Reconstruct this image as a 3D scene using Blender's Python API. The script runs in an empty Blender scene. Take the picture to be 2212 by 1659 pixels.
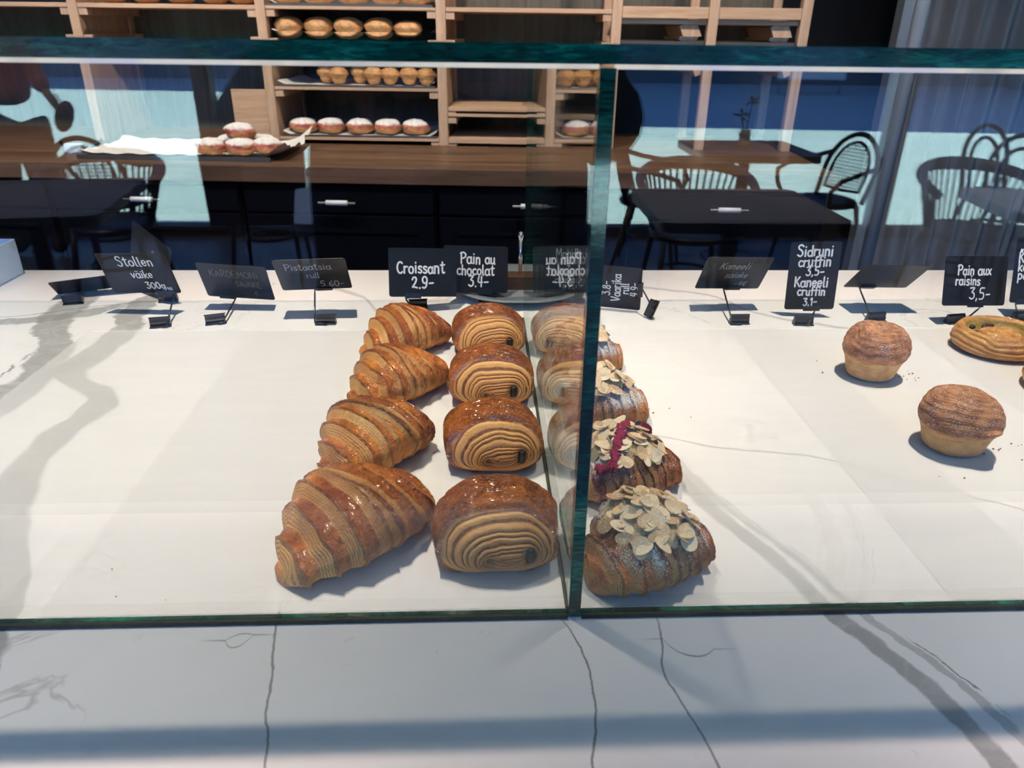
import bpy, bmesh, math, random
import numpy as np
from mathutils import Vector, Matrix
R = math.radians
PI = math.pi
random.seed(7)
S = bpy.context.scene
COL = S.collection
# ------------------------------------------------------------------ camera, sky, sun, lamps, exposure
cam_d = bpy.data.cameras.new('camera'); cam = bpy.data.objects.new('camera', cam_d); COL.objects.link(cam)
cam_d.sensor_width = 36.0; cam_d.lens = 1609.0/2212*36; cam_d.clip_start = 0.001; cam_d.clip_end = 300
cam_d.dof.use_dof = True; cam_d.dof.focus_distance = 0.80; cam_d.dof.aperture_fstop = 11.0
Rt = Vector((0.9991, -0.0403, 0.0123)); Fw = Vector((0.0417, 0.9015, -0.4308)); Fw.normalize()
Rt = (Rt - Fw*Rt.dot(Fw)).normalized(); Up = Rt.cross(Fw)
cam.matrix_world = Matrix(((Rt.x, Up.x, -Fw.x, 0), (Rt.y, Up.y, -Fw.y, 0), (Rt.z, Up.z, -Fw.z, 1.45), (0, 0, 0, 1)))
S.camera = cam
S.view_settings.view_transform = 'Standard'; S.view_settings.look = 'None'
S.view_settings.gamma = 1.0; S.view_settings.use_curve_mapping = False
S.view_settings.exposure = 0.1
cy = S.cycles
cy.use_denoising = True
cy.max_bounces = 10; cy.diffuse_bounces = 3; cy.glossy_bounces = 6; cy.transmission_bounces = 6
cy.transparent_max_bounces = 24; cy.sample_clamp_indirect = 30.0
cy.caustics_reflective = False; cy.caustics_refractive = False

W = bpy.data.worlds.new('sky'); S.world = W; W.use_nodes = True
wn = W.node_tree.nodes; wl = W.node_tree.links; wn.clear()
wo = wn.new('ShaderNodeOutputWorld'); wb = wn.new('ShaderNodeBackground'); wt = wn.new('ShaderNodeTexCoord')
wsx = wn.new('ShaderNodeSeparateXYZ'); wr = wn.new('ShaderNodeValToRGB')
wl.new(wt.outputs['Generated'], wsx.inputs[0]); wl.new(wsx.outputs['Z'], wr.inputs[0])
wr.color_ramp.elements[0].position = 0.0; wr.color_ramp.elements[0].color = (0.20, 0.45, 1.0, 1)
wr.color_ramp.elements[1].position = 0.8; wr.color_ramp.elements[1].color = (0.10, 0.27, 0.9, 1)
wl.new(wr.outputs[0], wb.inputs[0]); wb.inputs[1].default_value = 5.0
wl.new(wb.outputs[0], wo.inputs[0])

def light(name, typ, loc, energy, color, **k):
    d = bpy.data.lights.new(name, typ); d.energy = energy; d.color = color
    for a, b in k.items(): setattr(d, a, b)
    o = bpy.data.objects.new(name, d); COL.objects.link(o); o.location = loc
    return o
def aim(o, tgt):
    o.rotation_euler = (Vector(tgt) - o.location).to_track_quat('-Z', 'Y').to_euler()
sun = light('sun', 'SUN', (20, 0, 20), 50.0, (0.74, 1.0, 0.95), angle=R(0.6))
aim(sun, (sun.location.x - 1.0, sun.location.y - 0.09, sun.location.z - 1.05))
LAMPX = (-1.36, -0.37, 0.615, 1.6)
for lx in LAMPX:
    l = light('counter_spot', 'SPOT', (lx, 0.86, 2.96), 238.0 if lx > -1 else 95.0, (1.0, 0.80, 0.655), spot_size=R(47), spot_blend=1.0, shadow_soft_size=0.018)
    aim(l, (lx, 0.84, 1.05))
AISLE = ((-1.6, 1.66), (-0.35, 1.62), (0.9, 1.58))  # added fill spots that brighten the bread shelf fronts
for lx, ly in AISLE:
    l = light('aisle_fill_spot', 'SPOT', (lx, ly, 2.96), 150.0, (1.0, 0.84, 0.70), spot_size=R(90), spot_blend=1.0, shadow_soft_size=0.04)
    aim(l, (lx, ly+0.95, 1.5))

CAFE = ((-2.9, -2.6), (0.4, -2.6), (2.6, -2.6))  # added fill spots that brighten the café tables and the person in red
for lx, ly in CAFE:
    l = light('cafe_fill_spot', 'SPOT', (lx, ly, 2.96), 260.0, (1.0, 0.84, 0.70), spot_size=R(110), spot_blend=1.0, shadow_soft_size=0.04)
    aim(l, (lx, ly-0.6, 0.9))

# ------------------------------------------------------------------ helpers
def link(o, parent=None):
    COL.objects.link(o)
    if parent is not None: o.parent = parent
    return o
def tag(o, label=None, cat=None, group=None, kind=None):
    if label: o['label'] = label
    if cat: o['category'] = cat
    if group: o['group'] = group
    if kind: o['kind'] = kind
    return o
def thing(name, label, cat, loc=(0, 0, 0), rz=0.0, group=None):
    o = bpy.data.objects.new(name, None); COL.objects.link(o)
    o.empty_display_size = 0.02
    o.location = loc; o.rotation_euler = (0, 0, rz)
    return tag(o, label, cat, group)
def dup(root, loc, rz, label=None, group=None, scale=None):
    r = root.copy(); COL.objects.link(r); r.location = loc; r.rotation_euler = (0, 0, rz)
    if scale: r.scale = scale
    if label: r['label'] = label
    if group: r['group'] = group
    for ch in list(root.children):
        c = ch.copy(); COL.objects.link(c); c.parent = r
        for g in ch.children:
            d = g.copy(); COL.objects.link(d); d.parent = c
    return r
class MB:
    """collects shapes into one bmesh"""
    def __init__(s): s.bm = bmesh.new()
    def box(s, x0, y0, z0, x1, y1, z1, bev=0.0, M=None):
        m = Matrix.Translation(((x0+x1)/2, (y0+y1)/2, (z0+z1)/2)) @ Matrix.Diagonal((abs(x1-x0), abs(y1-y0), abs(z1-z0), 1))
        if M is not None: m = M @ m
        r = bmesh.ops.create_cube(s.bm, size=1.0, matrix=m)
        if bev > 0:
            es = list({e for v in r['verts'] for e in v.link_edges})
            bmesh.ops.bevel(s.bm, geom=es, offset=bev, segments=2, affect='EDGES', profile=0.6)
        return s
    def cyl(s, p0, p1, r0, r1=None, seg=16):
        p0 = Vector(p0); p1 = Vector(p1); d = p1-p0
        m = Matrix.Translation((p0+p1)/2) @ d.to_track_quat('Z', 'Y').to_matrix().to_4x4()
        bmesh.ops.create_cone(s.bm, cap_ends=True, segments=seg, radius1=r0, radius2=r0 if r1 is None else r1, depth=d.length, matrix=m)
        return s
    def tube(s, pts, r, seg=8, closed=False):
        pts = [Vector(p) for p in pts]; n = len(pts); rings = []
        rr = r if hasattr(r, '__len__') else [r]*n
        prev = None
        for i, p in enumerate(pts):
            if closed: t = pts[(i+1) % n]-pts[i-1]
            else: t = pts[min(i+1, n-1)]-pts[max(i-1, 0)]
            t.normalize()
            a = prev if prev is not None else (Vector((0, 0, 1)) if abs(t.z) < 0.9 else Vector((1, 0, 0)))
            u = (a - t*a.dot(t)).normalized(); w = t.cross(u); prev = u
            rings.append([s.bm.verts.new(p + (u*math.cos(2*PI*k/seg) + w*math.sin(2*PI*k/seg))*rr[i]) for k in range(seg)])
        m = n if closed else n-1
        for i in range(m):
            A = rings[i]; B = rings[(i+1) % n]
            for k in range(seg):
                s.bm.faces.new((A[k], A[(k+1) % seg], B[(k+1) % seg], B[k]))
        if not closed:
            s.bm.faces.new(rings[0][::-1]); s.bm.faces.new(rings[-1])
        return s
    def lathe(s, prof, seg=32, c=(0, 0, 0)):
        rings = []
        for (r, z) in prof:
            if r < 1e-6: rings.append([s.bm.verts.new((c[0], c[1], c[2]+z))])
            else: rings.append([s.bm.verts.new((c[0]+r*math.cos(2*PI*k/seg), c[1]+r*math.sin(2*PI*k/seg), c[2]+z)) for k in range(seg)])
        for A, B in zip(rings, rings[1:]):
            for k in range(seg):
                k2 = (k+1) % seg
                f = [A[k % len(A)], A[k2 % len(A)], B[k2 % len(B)], B[k % len(B)]]
                f = [v for i, v in enumerate(f) if v not in f[:i]]
                if len(f) >= 3: s.bm.faces.new(f)
        return s
    def prism(s, poly, z0, z1, M=None):
        M = M or Matrix.Identity(4)
        a = [s.bm.verts.new(M @ Vector((x, y, z0))) for x, y in poly]; b = [s.bm.verts.new(M @ Vector((x, y, z1))) for x, y in poly]
        s.bm.faces.new(a[::-1]); s.bm.faces.new(b)
        for i in range(len(poly)):
            j = (i+1) % len(poly); s.bm.faces.new((a[i], a[j], b[j], b[i]))
        return s
    def done(s, name, mat, parent=None, smooth=False):
        bmesh.ops.recalc_face_normals(s.bm, faces=s.bm.faces[:])
        me = bpy.data.meshes.new(name); s.bm.to_mesh(me); s.bm.free()
        me.materials.append(mat)
        if smooth:
            me.polygons.foreach_set('use_smooth', [True]*len(me.polygons))
        return link(bpy.data.objects.new(name, me), parent)
def rrect(w, h, r, n=5):
    out = []
    for cx, cyy, a0 in ((w/2-r, h/2-r, 0), (-w/2+r, h/2-r, 90), (-w/2+r, -h/2+r, 180), (w/2-r, -h/2+r, 270)):
        for k in range(n+1):
            a = R(a0+90*k/n); out.append((cx+r*math.cos(a), cyy+r*math.sin(a)))
    return out
# ------------------------------------------------------------------ numpy noise
def _hash(ix, iy, iz, seed):
    h = (ix*374761393 + iy*668265263 + iz*2147483647 + seed*1274126177) & 0xffffffff
    h = ((h ^ (h >> 13))*1274126177) & 0xffffffff
    h = (h ^ (h >> 16)) & 0xffffffff
    return h/4294967295.0
def vnoise(p, seed=0):
    p = np.asarray(p, float); i = np.floor(p).astype(np.int64); f = p-i; f = f*f*(3-2*f)
    x, y, z = i[..., 0], i[..., 1], i[..., 2]; fx, fy, fz = f[..., 0], f[..., 1], f[..., 2]
    def L(a, b, t): return a+(b-a)*t
    c = [[[_hash(x+a, y+b, z+d, seed) for d in (0, 1)] for b in (0, 1)] for a in (0, 1)]
    return L(L(L(c[0][0][0], c[0][0][1], fz), L(c[0][1][0], c[0][1][1], fz), fy), L(L(c[1][0][0], c[1][0][1], fz), L(c[1][1][0], c[1][1][1], fz), fy), fx)
def fbm(p, seed=0, o=3):
    r = 0; a = 0.5; t = 0
    for k in range(o):
        r = r + a*vnoise(np.asarray(p)*(2.03**k), seed+k*17); t += a; a *= 0.5
    return r/t
def sst(a, b, x):
    t = np.clip((x-a)/(b-a), 0, 1); return t*t*(3-2*t)
def mixc(a, b, t):
    a = np.asarray(a, float); b = np.asarray(b, float); t = np.asarray(t)[..., None]
    return a*(1-t)+b*t
def grid_obj(name, P, Cc, mat, parent=None, wrap=True, poles=True):
    """P[nu,nv,3]; v wraps; first and last rows close to a point"""
    nu, nv = P.shape[:2]
    idx = np.arange(nu*nv).reshape(nu, nv)
    a = idx[:-1, :]; b = idx[1:, :]
    if wrap: a2 = np.roll(a, -1, 1); b2 = np.roll(b, -1, 1)
    else: a2 = a[:, 1:]; b2 = b[:, 1:]; a = a[:, :-1]; b = b[:, :-1]
    F = np.stack([a, a2, b2, b], -1).reshape(-1, 4)
    V = P.reshape(-1, 3); faces = [F]
    me = bpy.data.meshes.new(name)
    nf = len(F); extra = []
    if poles and wrap: extra = [list(idx[0][::-1]), list(idx[-1])]
    me.vertices.add(len(V)); me.vertices.foreach_set('co', V.ravel())
    nl = nf*4 + sum(len(e) for e in extra)
    me.loops.add(nl); me.loops.foreach_set('vertex_index', np.concatenate([F.ravel()]+[np.array(e) for e in extra]).astype(np.int32))
    st = list(range(0, nf*4, 4)); tt = [4]*nf; c = nf*4
    for e in extra: st.append(c); tt.append(len(e)); c += len(e)
    me.polygons.add(len(st)); me.polygons.foreach_set('loop_start', st)
    me.polygons.foreach_set('loop_total', tt)
    me.update(calc_edges=True); me.validate()
    me.polygons.foreach_set('use_smooth', [True]*len(me.polygons))
    if Cc is not None:
        at = me.color_attributes.new('Col', 'FLOAT_COLOR', 'POINT')
        at.data.foreach_set('color', Cc.reshape(-1, 4).astype(np.float32).ravel())
    me.materials.append(mat)
    return link(bpy.data.objects.new(name, me), parent)

# ------------------------------------------------------------------ materials
class NT:
    def __init__(s, name):
        s.m = bpy.data.materials.new(name); s.m.use_nodes = True; s.t = s.m.node_tree; s.n = s.t.nodes; s.l = s.t.links
        s.n.clear(); s.out = s.n.new('ShaderNodeOutputMaterial')
    def new(s, typ, **k):
        n = s.n.new(typ)
        for a, b in k.items():
            if a in ('i',):
                for kk, vv in b.items(): s.set(n, kk, vv)
            else: setattr(n, a, b)
        return n
    def set(s, n, key, v):
        if isinstance(v, bpy.types.NodeSocket): s.l.new(v, n.inputs[key])
        else: n.inputs[key].default_value = v
    def math(s, op, a, b=None, c=None, clamp=False):
        n = s.n.new('ShaderNodeMath'); n.operation = op; n.use_clamp = clamp
        for k, v in enumerate((a, b, c)):
            if v is not None: s.set(n, k, v)
        return n.outputs[0]
    def mix(s, f, a, b, typ='MIX'):
        n = s.n.new('ShaderNodeMix'); n.data_type = 'RGBA'; n.blend_type = typ
        s.set(n, 0, f); s.set(n, 6, a); s.set(n, 7, b); return n.outputs[2]
    def ramp(s, f, stops):
        n = s.n.new('ShaderNodeValToRGB'); s.set(n, 0, f); e = n.color_ramp.elements
        while len(e) < len(stops): e.new(0.5)
        for el, (p, c) in zip(e, stops): el.position = p; el.color = c if len(c) == 4 else (*c, 1)
        return n.outputs[0]
    def noise(s, scale, detail=3, rough=0.5, vec=None, dist=0.0, out=0):
        n = s.n.new('ShaderNodeTexNoise'); n.inputs['Scale'].default_value = scale; n.inputs['Detail'].default_value = detail
        n.inputs['Roughness'].default_value = rough; n.inputs['Distortion'].default_value = dist
        if vec is not None: s.l.new(vec, n.inputs['Vector'])
        return n.outputs[out]
    def obj(s): return s.n.new('ShaderNodeTexCoord').outputs['Object']
    def mapv(s, vec, scale=(1, 1, 1), rot=(0, 0, 0), loc=(0, 0, 0)):
        n = s.n.new('ShaderNodeMapping'); s.l.new(vec, n.inputs[0])
        n.inputs['Scale'].default_value = scale; n.inputs['Rotation'].default_value = rot; n.inputs['Location'].default_value = loc
        return n.outputs[0]
    def bsdf(s, **k):
        b = s.n.new('ShaderNodeBsdfPrincipled')
        for kk, v in k.items(): s.set(b, kk.replace('_', ' '), v)
        s.l.new(b.outputs[0], s.out.inputs[0]); return b
    def bump(s, h, strength=0.3, dist=0.001):
        n = s.n.new('ShaderNodeBump'); n.inputs['Strength'].default_value = strength; n.inputs['Distance'].default_value = dist
        s.l.new(h, n.inputs['Height']); return n.outputs[0]
def plain(name, col, rough=0.5, metal=0.0, nscale=None, namt=0.15, bump=0.0, spec=0.5, coat=0.0):
    t = NT(name)
    b = t.bsdf(Roughness=rough, Metallic=metal)
    b.inputs['Specular IOR Level'].default_value = spec; b.inputs['Coat Weight'].default_value = coat
    c = (*col, 1)
    if nscale:
        v = t.noise(nscale, 4, 0.6, t.obj())
        lo = tuple(x*(1-namt) for x in col)+(1,); hi = tuple(min(1, x*(1+namt)) for x in col)+(1,)
        b.inputs['Base Color'].default_value = c
        t.l.new(t.mix(v, lo, hi), b.inputs['Base Color'])
        if bump: t.l.new(t.bump(v, bump, 0.002), b.inputs['Normal'])
    else: b.inputs['Base Color'].default_value = c
    return t.m
def wood(name, c0, c1, rough=0.5, axis='X', scale=1.0, spec=0.4, plank=None):
    t = NT(name); v = t.obj()
    sc = {'X': (1.2, 14, 14), 'Y': (14, 1.2, 14), 'Z': (14, 14, 1.2)}[axis]
    n1 = t.noise(3.0*scale, 5, 0.6, t.mapv(v, sc), 0.8)
    n2 = t.noise(16*scale, 3, 0.6, t.mapv(v, sc))
    f = t.math('ADD', t.math('MULTIPLY', n1, 0.75), t.math('MULTIPLY', n2, 0.25))
    col = t.ramp(f, [(0.3, c0), (0.7, c1)])
    if plank:
        br = t.new('ShaderNodeTexBrick'); br.offset = 0.37
        t.l.new(v, br.inputs['Vector'])
        for k, val in (('Scale', 1.0), ('Mortar Size', 0.0), ('Brick Width', plank[0]), ('Row Height', plank[1]), ('Bias', 0.0)): br.inputs[k].default_value = val
        br.inputs['Color1'].default_value = (0.62, 0.62, 0.62, 1); br.inputs['Color2'].default_value = (1.1, 1.1, 1.1, 1)
        col = t.mix(1.0, col, br.outputs[0], 'MULTIPLY')
    b = t.bsdf(Base_Color=col, Roughness=rough); b.inputs['Specular IOR Level'].default_value = spec
    t.l.new(t.bump(f, 0.15, 0.001), b.inputs['Normal'])
    return t.m
def glass(name, tint, rough=0.0):
    t = NT(name)
    g = t.new('ShaderNodeNewGeometry'); io = t.math('MULTIPLY_ADD', g.outputs['Backfacing'], 1/1.52-1.52, 1.52)
    fr = t.new('ShaderNodeFresnel'); t.l.new(io, fr.inputs['IOR'])
    tr = t.new('ShaderNodeBsdfTransparent'); tr.inputs[0].default_value = (*tint, 1)
    gl = t.new('ShaderNodeBsdfGlossy'); gl.inputs['Roughness'].default_value = rough; gl.inputs[0].default_value = (1, 1, 1, 1)
    mx = t.new('ShaderNodeMixShader'); t.l.new(fr.outputs[0], mx.inputs[0]); t.l.new(tr.outputs[0], mx.inputs[1]); t.l.new(gl.outputs[0], mx.inputs[2])
    t.l.new(mx.outputs[0], t.out.inputs[0]); return t.m
def glass_edge(name):
    t = NT(name); v = t.obj()
    n = t.noise(55, 3, 0.6, t.mapv(v, (1, 1, 6)), 1.2)
    n2 = t.noise(9, 2, 0.5, t.mapv(v, (1, 1, 3)))
    c = t.ramp(t.math('MULTIPLY_ADD', n2, 0.6, t.math('MULTIPLY', n, 0.45)), [(0.40, (0.0, 0.012, 0.008)), (0.55, (0.001, 0.058, 0.040)), (0.70, (0.015, 0.26, 0.16))])
    b = t.bsdf(Base_Color=c, Roughness=0.12); b.inputs['Coat Weight'].default_value = 0.5
    return t.m
def pastry(name, r0=0.24, r1=0.6, sugar=0.0, bumps=1.0, coat=0.5):
    """vertex colour = crust colour; alpha = how glazed. optional powder sugar by noise where it settled (second attribute)"""
    t = NT(name); a = t.new('ShaderNodeAttribute', attribute_name='Col'); v = t.obj()
    n = t.noise(420, 3, 0.6, v); n2 = t.noise(1500, 2, 0.6, v)
    col = t.mix(t.math('MULTIPLY', t.math('SUBTRACT', n, 0.35, clamp=True), 0.9), a.outputs['Color'], (0.62, 0.36, 0.15, 1))
    col = t.mix(t.math('MULTIPLY', t.math('GREATER_THAN', n2, 0.62), 0.18), col, (0.16, 0.05, 0.02, 1))
    rg = t.math('MULTIPLY_ADD', a.outputs['Alpha'], r0-r1, r1)
    if sugar > 0:
        ns = t.noise(760, 4, 0.75, v); nb = t.noise(70, 2, 0.5, v)
        s = t.new('ShaderNodeAttribute', attribute_name='Sug')
        thr = t.math('SUBTRACT', 0.80, t.math('MULTIPLY', t.math('MULTIPLY', s.outputs['Fac'], t.math('ADD', nb, 0.45)), 0.32*sugar))
        k = t.math('MULTIPLY', t.math('SUBTRACT', ns, thr, clamp=True), 22, clamp=True)
        col = t.mix(k, col, (0.82, 0.79, 0.76, 1)); rg = t.math('MAXIMUM', rg, k)
    b = t.bsdf(Base_Color=col, Roughness=rg); b.inputs['Coat Weight'].default_value = coat; b.inputs['Coat Roughness'].default_value = 0.12
    t.l.new(t.math('MULTIPLY', a.outputs['Alpha'], coat), b.inputs['Coat Weight'])
    b.inputs['Subsurface Weight'].default_value = 0.0
    wr = t.math('ABSOLUTE', t.math('SUBTRACT', t.noise(130, 3, 0.6, t.mapv(v, (0.7, 1.2, 1.2)), 2.2), 0.5))
    h = t.math('ADD', t.math('MULTIPLY', n, 0.5), t.math('MULTIPLY', t.math('MULTIPLY', wr, 4.0), t.math('ADD', a.outputs['Alpha'], 0.10)))
    t.l.new(t.bump(h, bumps, 0.0016), b.inputs['Normal'])
    return t.m

M_black = plain('black_plastic', (0.012, 0.012, 0.014), 0.32, nscale=60, namt=0.2)
M_card = plain('chalkboard_card', (0.012, 0.0115, 0.0115), 0.38, nscale=25, namt=0.35, spec=0.28)
M_ink = plain('white_marker', (0.86, 0.86, 0.86), 0.6)
M_ink_dim = plain('faded_marker', (0.30, 0.31, 0.32), 0.7)
M_ink_old = plain('rubbed_marker', (0.15, 0.155, 0.16), 0.7)
M_navy = plain('navy_cabinet_paint', (0.0025, 0.003, 0.006), 0.6, nscale=8, namt=0.2, spec=0.05)
M_butcher = wood('worktop_wood', (0.085, 0.043, 0.024), (0.22, 0.125, 0.074), 0.42, 'X', 1.0, plank=(0.55, 0.042))
M_shelf = wood('shelf_pine', (0.38, 0.23, 0.135), (0.60, 0.41, 0.27), 0.6, 'X')
M_upright = wood('upright_pine', (0.36, 0.225, 0.14), (0.58, 0.40, 0.27), 0.6, 'Z')
M_dark = plain('dark_paint', (0.012, 0.012, 0.014), 0.6)
M_backboard = wood('grey_back_board', (0.065, 0.062, 0.048), (0.13, 0.12, 0.095), 0.7, 'Z')
M_steel = plain('chrome', (0.75, 0.75, 0.76), 0.18, 1.0)
M_porc = plain('white_porcelain', (0.78, 0.78, 0.80), 0.15, coat=0.5)
M_glass = glass('counter_glass', (0.935, 0.962, 0.955))
M_divglass = glass('divider_glass', (0.95, 0.985, 0.972))
M_win = glass('window_glass', (0.93, 0.97, 0.96))
M_edge = glass_edge('green_glass_edge')
M_table = plain('dark_grey_table_top', (0.21, 0.18, 0.145), 0.6, nscale=12, namt=0.15, spec=0.25)
M_tablew = plain('glare_tinted_table_top', (0.55, 0.6, 0.66), 0.3)  # pale blue stands in for the window's reflection on the right-edge table
M_chair = plain('black_bentwood', (0.012, 0.010, 0.009), 0.35)
M_chairb = plain('brown_bentwood', (0.055, 0.028, 0.014), 0.35)
M_alu = plain('grey_metal', (0.30, 0.31, 0.32), 0.4, 0.4)
M_brown = plain('brown_frame', (0.05, 0.03, 0.018), 0.5)
M_paperbox = plain('blue_lit_card_box', (0.50, 0.66, 0.86), 0.7, nscale=30, namt=0.05)  # blue of the window light put into the box colour
M_tray = plain('worn_tray_steel', (0.12, 0.11, 0.10), 0.45, 0.6, nscale=10, namt=0.3)
M_parch = plain('crumpled_parchment', (0.74, 0.72, 0.69), 0.75, nscale=14, namt=0.12, bump=0.5)
M_bottomedge = plain('bottom_edge_tone', (0.035, 0.04, 0.026), 0.55, nscale=150, namt=0.9, bump=0.6)  # dark strip standing in for the glass's bottom edge seen through the pane
M_choc = plain('dark_chocolate', (0.010, 0.006, 0.005), 0.40, nscale=200, namt=0.3)
M_crois = pastry('croissant_crust')
M_pain = pastry('glazed_crust', 0.14, 0.6, coat=0.9, bumps=1.0)
M_alm = pastry('sugared_crust', 0.34, 0.65, sugar=1.15, coat=0.2)
M_cruf = pastry('cinnamon_sugar_crust', 0.45, 0.7, sugar=0.78, bumps=1.0, coat=0.1)
M_bun = pastry('bun_crust', 0.4, 0.65, bumps=0.3, coat=0.1)
M_bunsug = pastry('powdered_bun_crust', 0.4, 0.7, sugar=1.5, coat=0.0)
_t = NT('almond_flake_skin'); _oi = _t.new('ShaderNodeObjectInfo'); _v = _t.obj()
_c = _t.ramp(_oi.outputs['Random'], [(0.0, (0.60, 0.34, 0.14)), (0.3, (0.82, 0.57, 0.30)), (0.75, (0.90, 0.69, 0.42)), (1.0, (0.78, 0.48, 0.22))])
_k = _t.math('MULTIPLY', _t.math('SUBTRACT', _t.noise(700, 3, 0.7, _v), 0.55, clamp=True), 14, clamp=True)
_b = _t.bsdf(Base_Color=_t.mix(_k, _c, (0.85, 0.83, 0.80, 1)), Roughness=0.5); M_flake = _t.m
M_cream = plain('baked_almond_cream', (0.78, 0.58, 0.34), 0.8, nscale=500, namt=0.35, bump=0.9)
M_rasp = plain('raspberry_crumble', (0.36, 0.018, 0.06), 0.75, nscale=600, namt=0.5, bump=0.9)
def paper_mat():
    t = NT('baking_paper'); v = t.obj()
    n = t.noise(9, 4, 0.6, t.mapv(v, (1, 7, 1)), 0.6)
    d = t.new('ShaderNodeBsdfDiffuse'); t.l.new(t.mix(n, (0.83, 0.81, 0.815, 1), (0.92, 0.905, 0.91, 1)), d.inputs[0])
    tr = t.new('ShaderNodeBsdfTransparent'); mx = t.new('ShaderNodeMixShader'); mx.inputs[0].default_value = 0.40
    t.l.new(tr.outputs[0], mx.inputs[1]); t.l.new(d.outputs[0], mx.inputs[2]); t.l.new(mx.outputs[0], t.out.inputs[0])
    t.l.new(t.bump(t.noise(60, 3, 0.6, t.mapv(v, (1, 6, 1))), 0.25, 0.001), d.inputs['Normal'])
    return t.m
M_paper = paper_mat()
def marble():
    t = NT('veined_white_marble'); v = t.obj(); sx = t.new('ShaderNodeSeparateXYZ'); t.l.new(v, sx.inputs[0])
    X, Y = sx.outputs[0], sx.outputs[1]
    def wob(scale, amp, det=4):
        return t.math('MULTIPLY', t.math('SUBTRACT', t.noise(scale, det, 0.65, v), 0.5), amp)
    cl = t.noise(2.2, 5, 0.6, v, 1.0)
    col = t.ramp(cl, [(0.35, (0.82, 0.805, 0.815)), (0.6, (0.88, 0.865, 0.875)), (0.75, (0.75, 0.735, 0.745))])
    n = t.noise(3.6, 6, 0.62, v, 1.6)                       # wispy veins
    rdg = t.math('ABSOLUTE', t.math('SUBTRACT', n, 0.5))
    k = t.math('SUBTRACT', 1.0, t.math('DIVIDE', rdg, 0.010), clamp=True)
    msk = t.math('MULTIPLY', t.math('SUBTRACT', t.noise(5.0, 3, 0.5, t.mapv(v, loc=(3, 1, 0))), 0.52, clamp=True), 5.0, clamp=True)
    col = t.mix(t.math('MULTIPLY', t.math('MULTIPLY', k, msk), 0.75), col, (0.33, 0.32, 0.31, 1))
    sp = t.noise(34, 4, 0.7, v, 0.5)                        # small freckles
    k2 = t.math('MULTIPLY', t.math('SUBTRACT', sp, 0.70, clamp=True), 9, clamp=True)
    col = t.mix(t.math('MULTIPLY', k2, 0.35), col, (0.36, 0.35, 0.34, 1))
    def vein(axis, pts, w, strength, c, amp=0.004, nscale=45, soft=1.0, brk=0.0, gain=1.6):
        nonlocal col
        A, B = (X, Y) if axis == 'Y' else (Y, X)
        if axis == 'Y': pts = [(y, x) for x, y in pts]
        pts = sorted(pts); b0, b1 = pts[0][0], pts[-1][0]
        fc = t.new('ShaderNodeFloatCurve'); a0 = min(p[1] for p in pts)-0.01; a1 = max(p[1] for p in pts)+0.01
        cv = fc.mapping.curves[0]
        q = [((b-b0)/(b1-b0), (a-a0)/(a1-a0)) for b, a in pts]
        while len(cv.points) < len(q): cv.points.new(0.5, 0.5)
        for pt, (x, y) in zip(cv.points, q): pt.location = (x, y)
        fc.mapping.use_clip = False; fc.mapping.update()
        nb = t.math('DIVIDE', t.math('SUBTRACT', B, b0), b1-b0)
        t.l.new(t.math('MINIMUM', t.math('MAXIMUM', nb, 0.0), 1.0), fc.inputs['Value'])
        c0 = t.math('MULTIPLY_ADD', fc.outputs[0], a1-a0, a0)
        d = t.math('ABSOLUTE', t.math('ADD', t.math('SUBTRACT', A, c0), wob(nscale, amp)))
        k = t.math('POWER', t.math('MULTIPLY', t.math('SUBTRACT', 1.0, t.math('DIVIDE', d, w)), gain, clamp=True), soft)
        e = 0.02/(b1-b0)
        fade = t.math('MINIMUM', t.math('MULTIPLY', t.math('ADD', nb, e), 1/e/2, clamp=True), t.math('MULTIPLY', t.math('SUBTRACT', 1.0+e, nb), 1/e/2, clamp=True))
        k = t.math('MULTIPLY', k, fade)
        if brk: k = t.math('MULTIPLY', k, t.math('MULTIPLY', t.math('SUBTRACT', t.noise(38, 3, 0.6, v), brk, clamp=True), 6, clamp=True))
        if w > 0.004: k = t.math('MULTIPLY', k, t.math('ADD', 0.35, t.math('MULTIPLY', t.noise(26, 5, 0.7, v, 1.5), 1.2), clamp=True))
        col = t.mix(t.math('MULTIPLY', k, strength), col, c)
    G = (0.31, 0.31, 0.305, 1); D = (0.20, 0.19, 0.18, 1)
    V1 = [(0.12, 0.80), (0.19, 0.647), (0.219, 0.551), (0.239, 0.51), (0.268, 0.427), (0.286, 0.391), (0.306, 0.342), (0.318, 0.26)]
    vein('Y', V1, 0.010, 0.8, G, 0.014, 34, 1.0, gain=3.5)
    vein('Y', [(x+0.022+0.05*(0.43-y), y) for x, y in V1], 0.005, 0.6, G, 0.014, 40, 1.0, gain=3.0)
    vein('Y', [(x+0.029+0.05*(0.43-y), y) for x, y in V1], 0.0012, 0.85, D, 0.012, 40, 0.8, 0.42)
    vein('Y', [(-0.66, 1.24), (-0.642, 1.177), (-0.633, 1.07), (-0.575, 0.946), (-0.556, 0.845), (-0.60, 0.72), (-0.66, 0.6)], 0.030, 0.8, G, 0.055, 16, 1.0, gain=4.0)
    vein('Y', [(-0.52, 1.20), (-0.535, 1.10), (-0.51, 1.03), (-0.518, 0.886), (-0.442, 0.782), (-0.455, 0.70), (-0.43, 0.579), (-0.36, 0.437), (-0.34, 0.33)], 0.022, 0.8, G, 0.055, 16, 1.0, gain=4.0)
    vein('X', [(-0.95, 1.07), (-0.80, 1.055), (-0.70, 1.06), (-0.62, 1.09), (-0.55, 1.14)], 0.020, 0.75, G, 0.045, 16, 1.0, gain=4.0)
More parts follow.
